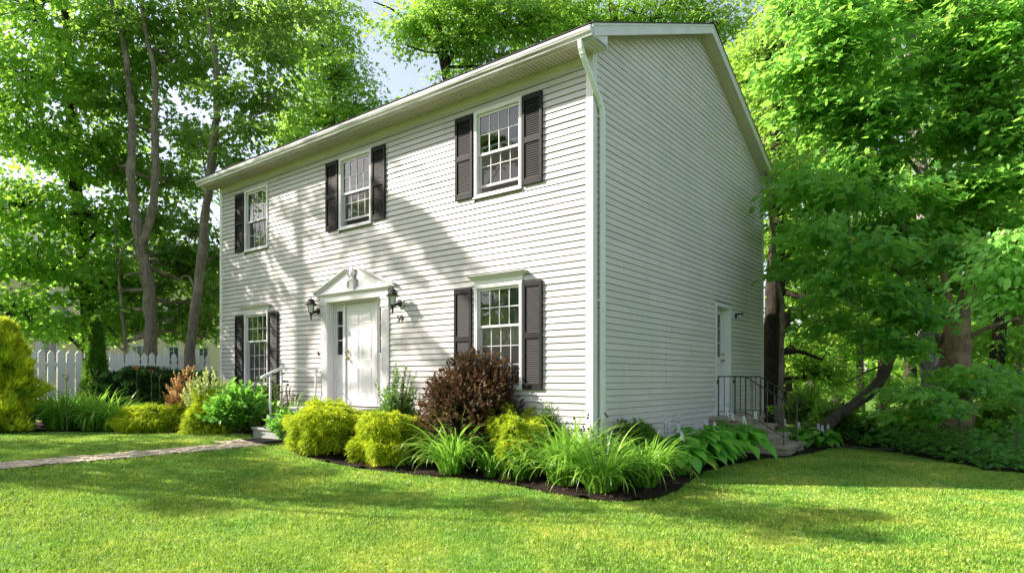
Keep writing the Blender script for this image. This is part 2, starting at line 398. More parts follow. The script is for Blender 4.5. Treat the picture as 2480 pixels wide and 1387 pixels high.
# openings: (lo, hi, z0, z1) in wall coordinates
WIN = [(-2.30,-1.29,4.56,6.03), (-5.98,-4.96,4.56,6.03), (-9.63,-8.61,4.56,6.03), (-2.29,-1.28,1.35,3.09), (-9.64,-8.60,1.35,3.09)]
DOOR_F = (-6.57,-4.45,.93,3.10)
DOOR_S = (5.05,6.01,.74,3.14)
def siding(name, lo, hi, z0, ztop, opens, fn, mat, gable=None, course=.1016, lip=.019):
    """lapped clapboards as real geometry, cut round the openings; fn(u, out, z)"""
    m = MB(); z = z0; k = 0; rnd = random.Random(hash(name) % 999)
    while z < ztop-1e-4:
        z1 = min(z+course, ztop)
        a, b = lo, hi
        if gable:
            # width left under the rake at this height
            if z > gable(lo) or z > gable(hi):
                h = (8.375-z)/PIT
                a, b = max(lo, RID-h), min(hi, RID+h)
                if b-a < .03: break
        segs = [(a, b)]
        for (o0, o1, oz0, oz1) in opens:
            if z1 > oz0+.02 and z < oz1-.02:
                ns = []
                for (s, e) in segs:
                    if o1 <= s or o0 >= e: ns.append((s, e)); continue
                    if s < o0: ns.append((s, o0))
                    if e > o1: ns.append((o1, e))
                segs = ns
        # panel joints every 3.6 m, staggered every two courses
        joints = [lo + ((k//2)*1.37 % 3.66) + 3.66*i for i in range(-1, 5)]
        for (s, e) in segs:
            cuts = [s]+[j for j in joints if s+.15 < j < e-.15]+[e]
            for i in range(len(cuts)-1):
                s2, e2 = cuts[i], cuts[i+1]
                off = .0028*((i+k//2) % 2)
                va = .5+rnd.uniform(-.45, .4)
                A, B = s2-(.02 if i else 0), e2
                zc = z+(z1-z)*(.885 if not gable else .92)
                m.face([fn(A, lip+off, z), fn(B, lip+off, z), fn(B, .004+off, zc), fn(A, .004+off, zc)], 0, va)
                m.face([fn(A, .004+off, zc), fn(B, .004+off, zc), fn(B, -.024, zc), fn(A, -.024, zc)], 0, va)
                m.face([fn(A, -.024, zc), fn(B, -.024, zc), fn(B, -.024, z1), fn(A, -.024, z1)], 0, va)
                m.face([fn(A, -.024, z), fn(B, -.024, z), fn(B, lip+off, z), fn(A, lip+off, z)], 0, va)
                if i: m.face([fn(A, -.004, z), fn(A, lip+off, z), fn(A, .004+off, zc)], 0, va)
        z += course; k += 1
    me = bpy.data.meshes.new(name); me.from_pydata(m.v, [], m.f)
    att = me.attributes.new('v', 'FLOAT', 'FACE'); att.data.foreach_set('value', m.a)
    return link(name, me, mat, house)
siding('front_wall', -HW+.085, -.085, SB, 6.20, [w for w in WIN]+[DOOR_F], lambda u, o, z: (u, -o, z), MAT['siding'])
siding('side_wall', .085, HD-.05, SB, 8.36, [DOOR_S], lambda u, o, z: (o, u, z), MAT['siding_shade_lift'], gable=rake_z, lip=.013)
# inner shell behind the siding (keeps the rooms dark and the wall solid), cut round the windows
def shell():
    m = MB(); T = -.03
    xs = sorted({-HW, 0.0, *[a for w in WIN for a in w[:2]], DOOR_F[0], DOOR_F[1]})
    zs = sorted({SB, 6.30, *[a for w in WIN for a in w[2:]], DOOR_F[2], DOOR_F[3]})
    for i in range(len(xs)-1):
        for j in range(len(zs)-1):
            cx, cz = (xs[i]+xs[i+1])/2, (zs[j]+zs[j+1])/2
            if any(w[0] < cx < w[1] and w[2] < cz < w[3] for w in WIN+[DOOR_F]): continue
            m.face([(xs[i],.03,zs[j]),(xs[i+1],.03,zs[j]),(xs[i+1],.03,zs[j+1]),(xs[i],.03,zs[j+1])])
    ys = [0.03, DOOR_S[0], DOOR_S[1], HD]; 
    for i in range(3):
        if i == 1:
            m.face([(T,ys[1],SB),(T,ys[2],SB),(T,ys[2],DOOR_S[2]),(T,ys[1],DOOR_S[2])])
            m.face([(T,ys[1],DOOR_S[3]),(T,ys[2],DOOR_S[3]),(T,ys[2],6.3),(T,ys[1],6.3)])
        else: m.face([(T,ys[i],SB),(T,ys[i+1],SB),(T,ys[i+1],6.3),(T,ys[i],6.3)])
    m.face([(T,.006,6.3),(T,HD,6.3),(T,HD,rake_z(HD)),(T,RID,8.36),(T,.006,rake_z(0))])
    m.face([(-HW,.006,6.3),(-HW,HD,6.3),(-HW,HD,rake_z(HD)),(-HW,RID,8.36),(-HW,.006,rake_z(0))])
    m.face([(-HW,.006,SB),(-HW,HD,SB),(-HW,HD,6.3),(-HW,.006,6.3)])
    m.face([(-HW,HD,SB),(0,HD,SB),(0,HD,6.4),(-HW,HD,6.4)])
    m.build('wall_sheathing', MAT['siding'], house)
    r = MB()  # rooms
    r.face([(-HW,.03,SB+.25),(0,.03,SB+.25),(0,HD,SB+.25),(-HW,HD,SB+.25)]); r.face([(-HW,.03,3.75),(0,.03,3.75),(0,HD,3.75),(-HW,HD,3.75)])
    r.face([(-HW,2.6,SB),(0,2.6,SB),(0,2.6,6.3),(-HW,2.6,6.3)]); r.face([(-HW,.02,6.29),(0,.02,6.29),(0,HD,6.29),(-HW,HD,6.29)])
    for x in (-3.6,-7.3): r.face([(x,.02,SB),(x,2.6,SB),(x,2.6,6.3),(x,.02,6.3)])
    r.build('room_interior', MAT['interior'], house)
shell()
# corner posts
for (x, y, sx, sy) in ((0,0,-1,1), (-HW,0,1,1), (0,HD,-1,-1)):
    m = MB(); t = .018; w = .105
    if y == 0:
        m.box(x, x+sx*w, -t, 0.004, SB-.02, 6.30); m.box(x+sx*.018, x+sx*(w-.018), -t-.004, -t+.001, SB-.02, 6.295)
    if x == 0:
        m.box(0.0001, t, y-(t if sy > 0 else -.004), y+sy*w, SB-.02, 6.52 if y else 6.40)
        m.box(t-.001, t+.004, y+sy*.018, y+sy*(w-.018), SB-.02, 6.395 if not y else 6.5)
    else: m.box(x-t, x-.0001, y-t, y+sy*w, SB-.02, 6.30)
    m.build('corner_post', MAT['trim'], house)
# frieze and J channel under the eave
m = MB(); m.box(-HW+.09, -.09, -.011, .004, 6.19, 6.298); m.box(-HW+.02, -.02, -.034, -.011, 6.272, 6.298); m.build('frieze_board', MAT['soffit'], house)
# eave soffit: ribbed vinyl panels running out from the wall
m = MB(); x = -HW-.24; i = 0
while x < .243:
    x1 = min(x+.068, .243)
    zz = 6.302
    m.box(x, x1, -.36, -.011, zz+.004, zz+.018, 0, .5+.1*math.sin(i*1.7)); m.box(x, x+.014, -.36, -.034, zz-.006, zz+.004, 0, .5)
    x = x1; i += 1
m.build('eave_soffit', MAT['soffit'], house)
def _soffholes():
    m = MB(); x = -HW-.2
    while x < .22:
        for yy in np.arange(-.33, -.05, .028):
            m.box(x+.018, x+.024, yy, yy+.018, 6.3042, 6.3065); m.box(x+.036, x+.042, yy+.009, yy+.027, 6.3042, 6.3065); m.box(x+.054, x+.060, yy, yy+.018, 6.3042, 6.3065)
        x += .068
    return m.build('soffit_vent', MAT['vent'], house)
_soffholes()
# fascia
m = MB(); m.box(-HW-.25, .243, -.378, -.36, 6.295, 6.47); m.build('eave_fascia', MAT['trim_dirty'], house)
# K-style gutter
gp = [(-.378,6.30),(-.47,6.30),(-.478,6.335),(-.500,6.350),(-.508,6.375),(-.512,6.382),(-.512,6.418),(-.506,6.424),(-.500,6.418),(-.500,6.400),(-.47,6.36),(-.46,6.315),(-.378,6.315)]
m = MB(); m.prism(gp, -HW-.27, .262, lambda t, u, v: (t, u, v))
for xx in (-HW-.272, .262): m.prism([(-.378,6.30),(-.47,6.30),(-.478,6.335),(-.500,6.350),(-.508,6.375),(-.512,6.382),(-.512,6.42),(-.378,6.43)], xx, xx+.003, lambda t, u, v: (t, u, v))
gut = m.build('gutter', MAT['gutter'], house)
# downspout with elbows
def rect_pipe(m, pts, w, d):
    pts = [Vector(p) for p in pts]; n0 = len(m.v)
    for i, p in enumerate(pts):
        t = (pts[min(i+1,len(pts)-1)]-pts[max(i-1,0)]).normalized()
        a = Vector((0,1,0)); a = (a-t*a.dot(t)); a = a.normalized() if a.length > .2 else Vector((1,0,0))
        b = t.cross(a).normalized()
        for (u, v) in ((-1,-1),(1,-1),(1,1),(-1,1)): m.v.append(tuple(p+a*u*w+b*v*d))
    for i in range(len(pts)-1):
        for k in range(4):
            m.f.append((n0+i*4+k, n0+i*4+(k+1)%4, n0+i*4+4+(k+1)%4, n0+i*4+4+k)); m.m.append(0); m.a.append(.5)
m = MB()
rect_pipe(m, [(.06,-.43,6.31),(.062,-.425,6.20),(.064,-.37,6.10),(.066,-.20,5.93),(.068,-.03,5.76),(.069,.09,5.64),(.07,.16,5.52),(.07,.17,5.42)], .037, .03)
rect_pipe(m, [(.07,.175,5.46),(.07,.175,4.0),(.07,.175,2.9),(.07,.175,SB-.25)], .04, .03)
for zz in (5.40, 2.66, .9): m.box(.02, .104, .128, .222, zz, zz+.035); m.box(.02, .03, .10, .25, zz+.004, zz+.03)
for zz, yy in ((6.12,-.385),(5.72,-.0),(5.56,.12)): m.box(.03, .103, yy-.045, yy+.045, zz-.006, zz+.006)
m.build('downspout', MAT['gutter_dirt'], house, bevel=.004)
# boxed eave return on the gable end
for sy, y0, y1 in ((1,-.36,.02),(-1,HD-.02,HD+.36)):
    m = MB()
    zr = lambda y: 8.352-PIT*abs(y-RID)
    m.prism([(y0, 6.30), (y1, 6.30), (y1, max(zr(y1),6.305)), (y0, max(zr(y0),6.305))], 0.02, .243, lambda t, u, v: (t, u, v))
    m.build('eave_return', MAT['trim_dirty'], house)
# rake soffit, rake board
def rakebeam(y0, y1, x0, x1, dz0, dz1, mat, name, ribs=False):
    m = MB(); n = max(1, int(abs(y1-y0)/.082)) if ribs else 1
    for i in range(n):
        a = y0+(y1-y0)*i/n; b = y0+(y1-y0)*(i+1)/n
        za, zb = 8.53-PIT*abs(a-RID), 8.53-PIT*abs(b-RID)
        m.face([(x0,a,za+dz0),(x1,a,za+dz0),(x1,b,zb+dz0),(x0,b,zb+dz0)], 0, .5+.1*(i % 2))
        m.face([(x0,a,za+dz1),(x1,a,za+dz1),(x1,b,zb+dz1),(x0,b,zb+dz1)])
        if ribs:
            c = a+(b-a)*.25; zc = 8.53-PIT*abs(c-RID)
            m.face([(x0,a,za+dz0-.010),(x1,a,za+dz0-.010),(x1,c,zc+dz0-.010),(x0,c,zc+dz0-.010)])
            m.face([(x0,a,za+dz0-.010),(x1,a,za+dz0-.010),(x1,a,za+dz0),(x0,a,za+dz0)]); m.face([(x0,c,zc+dz0-.010),(x1,c,zc+dz0-.010),(x1,c,zc+dz0),(x0,c,zc+dz0)])
        else:
            for x in (x0, x1): m.face([(x,a,za+dz0),(x,b,zb+dz0),(x,b,zb+dz1),(x,a,za+dz1)])
            for (y, z) in ((a, za), (b, zb)): m.face([(x0,y,z+dz0),(x1,y,z+dz0),(x1,y,z+dz1),(x0,y,z+dz1)])
    return m.build(name, mat, house)
for y0, y1 in ((.02, RID), (HD-.02, RID)):
    rakebeam(y0, y1, .016, .243, -.165, -.15, MAT['soffit'], 'rake_soffit', True)
    rakebeam(y0, y1, .014, .05, -.185, -.168, MAT['soffit'], 'rake_moulding')
for y0, y1 in ((-.44, RID), (HD+.44, RID)):
    rakebeam(y0, y1, .2435, .262, -.182, -.005, MAT['trim_dirty'], 'rake_board')
    rakebeam(y0, y1, .2622, .272, -.045, -.006, MAT['trim_dirty'], 'rake_trim')
# roof
m = MB()
for y0, sgn in ((-.46,-1),(HD+.46,1)):
    z0 = 8.53-PIT*abs(y0-RID)
    n = 34
    for i in range(n):
        a = y0+(RID-y0)*i/n; b = y0+(RID-y0)*(i+1)/n
        za, zb = 8.53-PIT*abs(a-RID), 8.53-PIT*abs(b-RID)
        m.face([(-HW-.28,a,za+.016),(.285,a,za+.016),(.285,b,zb+.010),(-HW-.28,b,zb+.010)])
        m.face([(-HW-.28,a,za+.004),(.285,a,za+.004),(.285,a,za+.016),(-HW-.28,a,za+.016)])
        m.face([(-HW-.28,a,za-.002),(.285,a,za-.002),(.285,b,zb-.002),(-HW-.28,b,zb-.002)])
        for x in (.285,-HW-.28): m.face([(x,a,za-.002),(x,b,zb-.002),(x,b,zb+.010),(x,a,za+.016)])
m.box(-HW-.28, .285, RID-.1, RID+.1, 8.528, 8.552)
m.build('roof', MAT['shingle'], house)

# ------------------------------------------------------------------ windows
def make_window(x0, x1, z0, z1, meet, rows, opened=0., cap=False, drape='curtain', screen=True):
    m = MB(); c = .058; pr = .032
    m.box(x0, x0+c, -pr, .012, z0, z1); m.box(x1-c, x1, -pr, .012, z0, z1)
    m.box(x0+c, x1-c, -pr+.001, .012, z1-c, z1); m.box(x0+c, x1-c, -pr+.001, .012, z0, z0+c)
    m.box(x0+.015, x0+.030, -pr-.006, -pr+.001, z0+.015, z1-.015); m.box(x1-.030, x1-.015, -pr-.006, -pr+.001, z0+.015, z1-.015)
    m.box(x0+.031, x1-.031, -pr-.006, -pr+.001, z1-.030, z1-.016)
    m.box(x0-.01, x1+.01, -pr-.018, -pr+.0005, z0-.012, z0+.018)
    # jambs
    m.box(x0+c-.03, x0+c, .0121, .13, z0+.02, z1-.02); m.box(x1-c, x1-c+.03, .0121, .13, z0+.02, z1-.02)
    m.box(x0+c, x1-c, .0122, .13, z1-c, z1-c+.03); m.box(x0+c, x1-c, .0122, .13, z0+c-.03, z0+c)
    w = m.build('window', MAT['trim'], house, bevel=.003)
    ix0, ix1, iz0, iz1 = x0+c, x1-c, z0+c, z1-c
    def sash(y, a, b, nr, name):
        s = .036; q = MB(); gx0, gx1, gz0, gz1 = ix0+s, ix1-s, a+s, b-s
        q.box(ix0+.003, gx0, y, y+.035, a, b); q.box(gx1, ix1-.003, y, y+.035, a, b)
        q.box(gx0, gx1, y+.001, y+.034, a, a+s); q.box(gx0, gx1, y+.001, y+.034, b-s, b)
        t = .006
        for k in range(1, 4):
            xx = gx0+(gx1-gx0)*k/4; q.box(xx-t, xx+t, y+.005, y+.012, gz0, gz1)
        for k in range(1, nr):
            zz = gz0+(gz1-gz0)*k/nr; q.box(gx0, gx1, y+.0045, y+.0115, zz-t, zz+t)
        so = q.build(name, MAT['trim'], w)
        g = MB(); g.face([(gx0,y+.014,gz0),(gx1,y+.014,gz0),(gx1,y+.014,gz1),(gx0,y+.014,gz1)]); g.build('pane', MAT['glass'], w, fix=False)
    sash(.016, meet-.018, iz1-.004, rows[0], 'sash')
    hh = meet+.018-iz0
    sash(.056, iz0+opened, iz0+hh+opened, rows[1], 'sash')
    if screen:
        g = MB(); g.face([(ix0,.009,iz0),(ix1,.009,iz0),(ix1,.009,meet-.02),(ix0,.009,meet-.02)]); g.build('insect_screen', MAT['screen'], w, fix=False)
    if drape:
        g = MB(); n = 60
        for k in range(n):
            xa = ix0-.02+(ix1-ix0+.04)*k/n; xb = ix0-.02+(ix1-ix0+.04)*(k+1)/n
            if drape == 'curtain': ya, yb = .17+.016*math.sin(k*1.1), .17+.016*math.sin((k+1)*1.1)
            else: ya = yb = .17
            if drape == 'side' and .16 < k/n < .82: continue
            if drape == 'side': ya, yb = .17+.02*math.sin(k*1.3), .17+.02*math.sin((k+1)*1.3)
            g.face([(xa,ya,iz0-.02),(xb,yb,iz0-.02),(xb,yb,iz1+.02),(xa,ya,iz1+.02)], 0, .5)
        g.build('curtain', MAT['blind' if drape == 'blind' else 'curtain'], w, fix=False)
        if drape == 'side':
            g = MB(); g.box(ix0-.02, ix1+.02, .150, .155, iz1-.42, iz1+.02); g.build('roller_shade', MAT['curtain'], w)
    if cap:
        q = MB()
        q.box(x0-.02, x1+.02, -.034, .006, z1+.004, z1+.085)
        for k, (o, h0, h1) in enumerate(((.045,.085,.100),(.060,.100,.116),(.082,.116,.128),(.10,.128,.142),(.115,.142,.15))):
            q.box(x0-.02-o*.75, x1+.02+o*.75, -.02-o, .006, z1+h0, z1+h1)
        q.build('window_cornice', MAT['trim'], house, bevel=.002)
    return w
make_window(*WIN[0], 5.29, (2,2), .13, drape='side')
make_window(*WIN[1], 5.29, (2,2), .13, drape=None)
make_window(*WIN[2], 5.27, (2,2), 0, drape='curtain')
make_window(*WIN[3], 2.39, (2,3), 0, cap=True, drape='blind')
make_window(*WIN[4], 2.41, (2,3), 0, cap=True, drape='curtain')

def make_shutter(x0, x1, z0, z1):
    m = MB(); y0, y1 = -.052, -.014; s = .046
    m.box(x0, x0+s, y0, y1, z0, z1); m.box(x1-s, x1, y0, y1, z0, z1)
    zm = z0+(z1-z0)*.50; rails = [(z0, z0+.10), (zm-.045, zm+.045), (z1-.075, z1)]
    for a, b in rails: m.box(x0+s, x1-s, y0+.002, y1, a, b)
    m.box(x0+s, x1-s, y1-.006, y1-.001, z0+.1, z1-.075)
    for a, b in ((rails[0][1], rails[1][0]), (rails[1][1], rails[2][0])):
        n = int((b-a)/.033)
        for k in range(n):
            z = a+(b-a)*(k+.5)/n
            m.obox(((x0+x1)/2, (y0+y1)/2+.002, z), ((x1-x0)/2-s, 0, 0), (0, .0065, .0150), (0, -.0022, .0010))
    for z in (z0+.05, zm, z1-.05):
        for x in (x0+.026, x1-.026): m.box(x-.006, x+.006, y0-.003, y0+.001, z-.006, z+.006)
    return m.build('shutter', MAT['shutter'], house)
for (a, b, c, d) in ((-2.72,-2.325,4.59,6.0),(-1.27,-.885,4.59,6.0),(-6.40,-6.005,4.59,6.0),(-4.94,-4.55,4.59,6.0),(-10.03,-9.65,4.59,5.99),
                     (-2.745,-2.35,1.345,3.055),(-1.255,-.885,1.345,3.055),(-10.03,-9.66,1.345,3.05),(-8.58,-8.185,1.345,3.05)):
    make_shutter(a, b, c, d)

# ------------------------------------------------------------------ front entrance
def raised_panel(m, x0, x1, z0, z1, y, d=-1, ax='y'):
    """raised moulding on a door: frame groove + centre field; d = outward sign"""
    def P(u, o, z): return (u, y+d*o, z) if ax == 'y' else (y+d*o, u, z)
    for i0, i1, o0, o1 in ((0,.012,.0,.009),(.012,.028,.009,.002),(.028,.045,.002,.007)):
        a = [(x0+i0,z0+i0),(x1-i0,z0+i0),(x1-i0,z1-i0),(x0+i0,z1-i0)]; b = [(x0+i1,z0+i1),(x1-i1,z0+i1),(x1-i1,z1-i1),(x0+i1,z1-i1)]
        for k in range(4):
            j = (k+1) % 4
            m.face([P(a[k][0],o0,a[k][1]),P(a[j][0],o0,a[j][1]),P(b[j][0],o1,b[j][1]),P(b[k][0],o1,b[k][1])])
    m.face([P(x0+.045,.007,z0+.045),P(x1-.045,.007,z0+.045),P(x1-.045,.007,z1-.045),P(x0+.045,.007,z1-.045)])
m = MB()  # door unit frame
yb = .15
for a, b in ((-6.35,-6.30),(-6.035,-5.965),(-5.035,-4.965),(-4.70,-4.65)): m.box(a, b, yb-.03, yb+.05, 1.0, 3.07)
m.box(-6.35, -4.65, yb-.031, yb+.05, 3.062, 3.12); m.box(-6.35, -4.65, yb-.06, yb+.05, .97, 1.02)
for s in (-1, 1):
    xj = -5.51+s*.86; m.box(xj, xj-s*.02, -.02, yb+.05, .97, 3.10)
    for k in (0, 1, 2): m.box(xj-s*.02, xj-s*.026, -.005+k*.045, .02+k*.045, .97, 3.10)
m.box(-6.35, -4.67, -.02, yb+.05, 3.10, 3.12)
m.build('door_frame', MAT['trim'], house)
m = MB(); dx0, dx1, dz0, dz1 = -5.955, -5.045, 1.025, 3.055
m.box(dx0, dx1, yb, yb+.045, dz0, dz1)
for (a, b) in ((dx0+.11, dx0+.405), (dx1-.405, dx1-.11)):
    for (c, d) in ((dz0+.17, dz0+.72), (dz0+.86, dz0+1.50), (dz0+1.62, dz0+1.87)):
        raised_panel(m, a, b, c, d, yb-.0005)
door = m.build('front_door', MAT['trim'], house)
def knob(x, y, z, n, parent, d=(0,-1,0), r=.030):
    m = MB(); d = Vector(d)
    prof = [(0,0,.0),(.032,0,0),(.032,0,.006),(.012,0,.012),(.012,0,.035),(.026,0,.042),(.031,0,.058),(.022,0,.072),(0,0,.076)]
    up = Vector((0,0,1)); sd = up.cross(d)
    b0 = len(m.v)
    for (rr, _, o) in prof:
        for k in range(14):
            an = 2*PI*k/14; m.v.append(tuple(Vector((x,y,z))+d*o+(sd*math.cos(an)+up*math.sin(an))*rr*r/.03))
    for i in range(len(prof)-1):
        for k in range(14): m.f.append((b0+i*14+k, b0+i*14+(k+1)%14, b0+(i+1)*14+(k+1)%14, b0+(i+1)*14+k)); m.m.append(0); m.a.append(.5)
    return m.build(n, MAT['brass'], parent, smooth=True)
knob(-5.895, yb, 1.94, 'door_knob', door)
knob(-5.895, yb, 2.085, 'deadbolt', door, r=.022)
for s in (-1, 1):   # sidelights
    c = -5.50+s*.667
    m = MB(); x0, x1 = c-.133, c+.133; y = yb
    gx0, gx1 = c-.095, c+.095
    m.box(x0, gx0, y, y+.04, 1.02, 3.062); m.box(gx1, x1, y, y+.04, 1.02, 3.062)
    m.box(gx0, gx1, y, y+.04, 2.93, 3.062); m.box(gx0, gx1, y, y+.04, 1.02, 2.02)
    for z in (2.32, 2.625): m.box(gx0, gx1, y+.006, y+.03, z-.011, z+.011)
    raised_panel(m, x0+.02, x1-.02, 1.15, 1.80, y-.0005)
    for a, b in ((x0+.012, gx0), (gx1, x1-.012)): m.box(a, b, y-.008, y, 2.0, 2.95)
    m.box(x0+.012, x1-.012, y-.0075, y, 2.93, 2.955); m.box(x0+.012, x1-.012, y-.0075, y, 1.995, 2.02)
    sl = m.build('sidelight', MAT['trim'], house)
    g = MB(); g.face([(gx0,y+.02,2.02),(gx1,y+.02,2.02),(gx1,y+.02,2.93),(gx0,y+.02,2.93)]); g.build('pane', MAT['glass'], sl, fix=False)
# pilasters
for s in (-1, 1):
    c = -5.51+s*.955; m = MB(); x0, x1 = c-.105, c+.105
    m.box(x0, x1, -.036, .012, .94, 3.10)
    for k in range(6):
        a = x0+.02+k*.0295
        m.box(a, a+.016, -.043, -.036, 1.22, 2.86)
    m.box(x0-.012, x1+.012, -.052, .012, .94, 1.12); m.box(x0-.006, x1+.006, -.047, .012, 1.12, 1.15)
    m.box(x0-.010, x1+.010, -.050, .012, 2.90, 2.925); m.box(x0-.003, x1+.003, -.044, .012, 2.925, 3.05); m.box(x0-.014, x1+.014, -.056, .012, 3.05, 3.10)
    m.build('pilaster', MAT['trim'], house, bevel=.002)
# entablature and broken pediment
m = MB()
m.box(-6.575, -4.445, -.060, .012, 3.10, 3.235)
for o, a, b in ((.075,3.235,3.25),(.09,3.25,3.263),(.108,3.263,3.28)): m.box(-6.575-o*.75, -4.445+o*.75, -o-.01, .012, a, b)
cxp = -5.515; hw_ = 1.15; top = 3.76
def ped_pts(inset):   # tympanum half outline with the round notch near the middle
    sl_ = (top-3.28)/hw_
    pts = [(hw_-.03, 3.282), (.115, 3.282), (.115, 3.33)]
    for k in range(0, 9):
        an = -PI/2+k*PI/8*1.02
        pts.append((.115+.075*math.cos(an)*1.0, 3.425+.095*math.sin(an)))
    pts += [(.125, 3.56), (.165, 3.60), (.175, 3.282+(hw_-.03-.175)*sl_)]
    return pts
for s in (-1, 1):
    pts = [(cxp+s*u, z) for (u, z) in ped_pts(0)]
    m.prism(pts, -.045, .012, lambda t, u, v: (u, t, v))
    sl_ = (top-3.28)/hw_; L = math.hypot(hw_, top-3.28)
    for o, h0, h1 in ((.062,-.008,.018),(.082,.018,.036),(.105,.036,.058)):
        a = Vector((cxp+s*(hw_+.09), 0, 3.272)); b = Vector((cxp+s*.155, 0, 3.28+(hw_-.155)*sl_))
        nrm = Vector((s*sl_, 0, 1)).normalized()
        q = [a+nrm*h0, b+nrm*h0, b+nrm*h1, a+nrm*h1]
        n0 = len(m.v)
        for yy in (-o, .012):
            for p in q: m.v.append((p.x, yy, p.z))
        for f in ((0,1,2,3),(4,7,6,5),(0,4,5,1),(1,5,6,2),(2,6,7,3),(3,7,4,0)): m.f.append(tuple(n0+i for i in f)); m.m.append(0); m.a.append(.5)
# pedestal
m.box(cxp-.062, cxp+.062, -.075, .012, 3.281, 3.47); m.box(cxp-.078, cxp+.078, -.09, .012, 3.47, 3.49)
ped = m.build('door_pediment', MAT['trim'], house, bevel=.0015)
m = MB(); m.lathe((cxp,-.055,3.49), [(0,0),(.055,0),(.062,.02),(.045,.045),(.028,.06),(.03,.068),(.062,.10),(.070,.14),(.062,.19),(.040,.235),(.018,.262),(.012,.272),(0,.285)], 18, sy=.8)
m.build('pineapple_finial', MAT['trim'], ped, smooth=True)

# ------------------------------------------------------------------ wall lanterns
def lantern(x, z):
    """x, z of the lamp body centre line; hangs .21 m off the wall"""
    y = -.215; root = MB()
    # back plate (white octagonal block + black disc) and arm
    bx, bz = x-.16+.02, z+.02
    bx = x-.0
    root.lathe((0,0,0), [(0,0)], 3) if False else None
    pl = []
    for k in range(8):
        an = PI/8+k*PI/4; pl.append((x+.085*math.cos(an), z-.03+.105*math.sin(an)))
    root.prism(pl, -.030, -.008, lambda t, u, v: (u, t, v), 1)
    pl = [(x+.055*math.cos(2*PI*k/14), z-.03+.07*math.sin(2*PI*k/14)) for k in range(14)]
    root.prism(pl, -.055, -.030, lambda t, u, v: (u, t, v), 0)
    root.tube([(x,-.05,z-.03),(x,-.10,z-.045),(x,-.16,z-.075),(x,y,z-.085)], [.026,.028,.024,.02], 8)
    # tail spike
    root.lathe((x,y,z-.24), [(0,0),(.010,.002),(.014,.03),(.018,.09),(.024,.10),(.028,.13),(.040,.15),(.050,.165),(0,.166)], 12)
    # roof: brim, concave skirt, top drum, finial
    root.lathe((x,y,z+.095), [(0,.0),(.128,-.010),(.132,0),(.115,.010),(.085,.035),(.072,.065),(.068,.085),(.062,.088),(.058,.112),(.030,.120),(.010,.124),(.008,.14),(.013,.146),(.008,.156),(0,.158)], 8)
    lamp = root.build('wall_lantern', [MAT['black'], MAT['trim']], house)
    # cage bars + glass (tapered square)
    g = MB(); zt, zb, rt, rb = z+.09, z-.075, .085, .050
    pts_t = [(x+rt*math.cos(PI/4+k*PI/2+PI/4), y+rt*math.sin(PI/4+k*PI/2+PI/4)) for k in range(4)]
    pts_b = [(x+rb*math.cos(PI/4+k*PI/2+PI/4), y+rb*math.sin(PI/4+k*PI/2+PI/4)) for k in range(4)]
    for k in range(4):
        j = (k+1) % 4
        g.face([(*pts_b[k],zb),(*pts_b[j],zb),(*pts_t[j],zt),(*pts_t[k],zt)])
    g.build('lamp_glass', MAT['frost'], lamp)
    b = MB()
    for k in range(4): b.tube([(*pts_b[k],zb),(*pts_t[k],zt)], .006, 5)
    for k in range(4):
        j = (k+1) % 4; b.tube([(*pts_b[k],zb),(*pts_b[j],zb)], .006, 5)
    b.build('lamp_cage', MAT['black'], lamp)
lantern(-6.66, 2.975)
lantern(-4.13, 2.955)
# house number
m = MB()
def stroke(pts, r=.0095):
    m.tube([(x, -.022, z) for x, z in pts], r, 6)
def arc(cx, cz, rx, rz, a0, a1, n=12): return [(cx+rx*math.cos(math.radians(a0+(a1-a0)*k/n)), cz+rz*math.sin(math.radians(a0+(a1-a0)*k/n))) for k in range(n+1)]
nx, nz = -4.225, 2.585
stroke([(nx+.066, nz+.118), (nx+.020, nz+.118), (nx+.014, nz+.068)]); stroke([(nx+.014, nz+.068)]+arc(nx+.032, nz+.042, .032, .034, 110, -140))
stroke(arc(nx+.125, nz+.083, .029, .036, 0, 360, 18)); stroke([(nx+.154, nz+.083), (nx+.152, nz+.045), (nx+.138, nz+.015), (nx+.118, nz+.004)])
m.build('house_number', MAT['black'], house)
# small tap / doorbell left of the door
m = MB(); m.box(-6.70,-6.665,-.03,-.008,2.02,2.10); m.build('doorbell', MAT['seed'], house)

# ------------------------------------------------------------------ side door
y0, y1, z0, z1 = DOOR_S; xb = -.15
m = MB(); c = .075
m.box(-.002,.024,y0,y0+c,z0,z1); m.box(-.002,.024,y1-c,y1,z0,z1); m.box(-.002,.023,y0+c,y1-c,z1-c,z1)
m.box(xb-.05,-.0021,y0+c-.02,y0+c,z0,z1-.02); m.box(xb-.05,-.0021,y1-c,y1-c+.02,z0,z1-.02); m.box(xb-.05,-.0022,y0+c,y1-c,z1-c,z1-c+.02)
m.build('side_door_frame', MAT['peel'], house, bevel=.002)
m = MB(); dy0, dy1 = y0+c+.004, y1-c-.004; d0, d1 = 1.00, z1-c-.008
gy0, gy1, gz0, gz1 = dy0+.13, dy1-.13, 2.0, 2.93
m.box(xb-.04, xb, dy0, gy0, d0, d1); m.box(xb-.04, xb, gy1, dy1, d0, d1); m.box(xb-.04, xb, gy0, gy1, gz1, d1); m.box(xb-.04, xb, gy0, gy1, d0, gz0)
for k in (1, 2):
    z = gz0+(gz1-gz0)*k/3; m.box(xb-.03, xb-.004, gy0, gy1, z-.01, z+.01); yy = gy0+(gy1-gy0)*k/3; m.box(xb-.029, xb-.005, yy-.01, yy+.01, gz0, gz1)
for a, b in ((dy0+.13, (dy0+dy1)/2-.03), ((dy0+dy1)/2+.03, dy1-.13)): raised_panel(m, a, b, 1.15, 1.85, xb+.0005, 1, 'x')
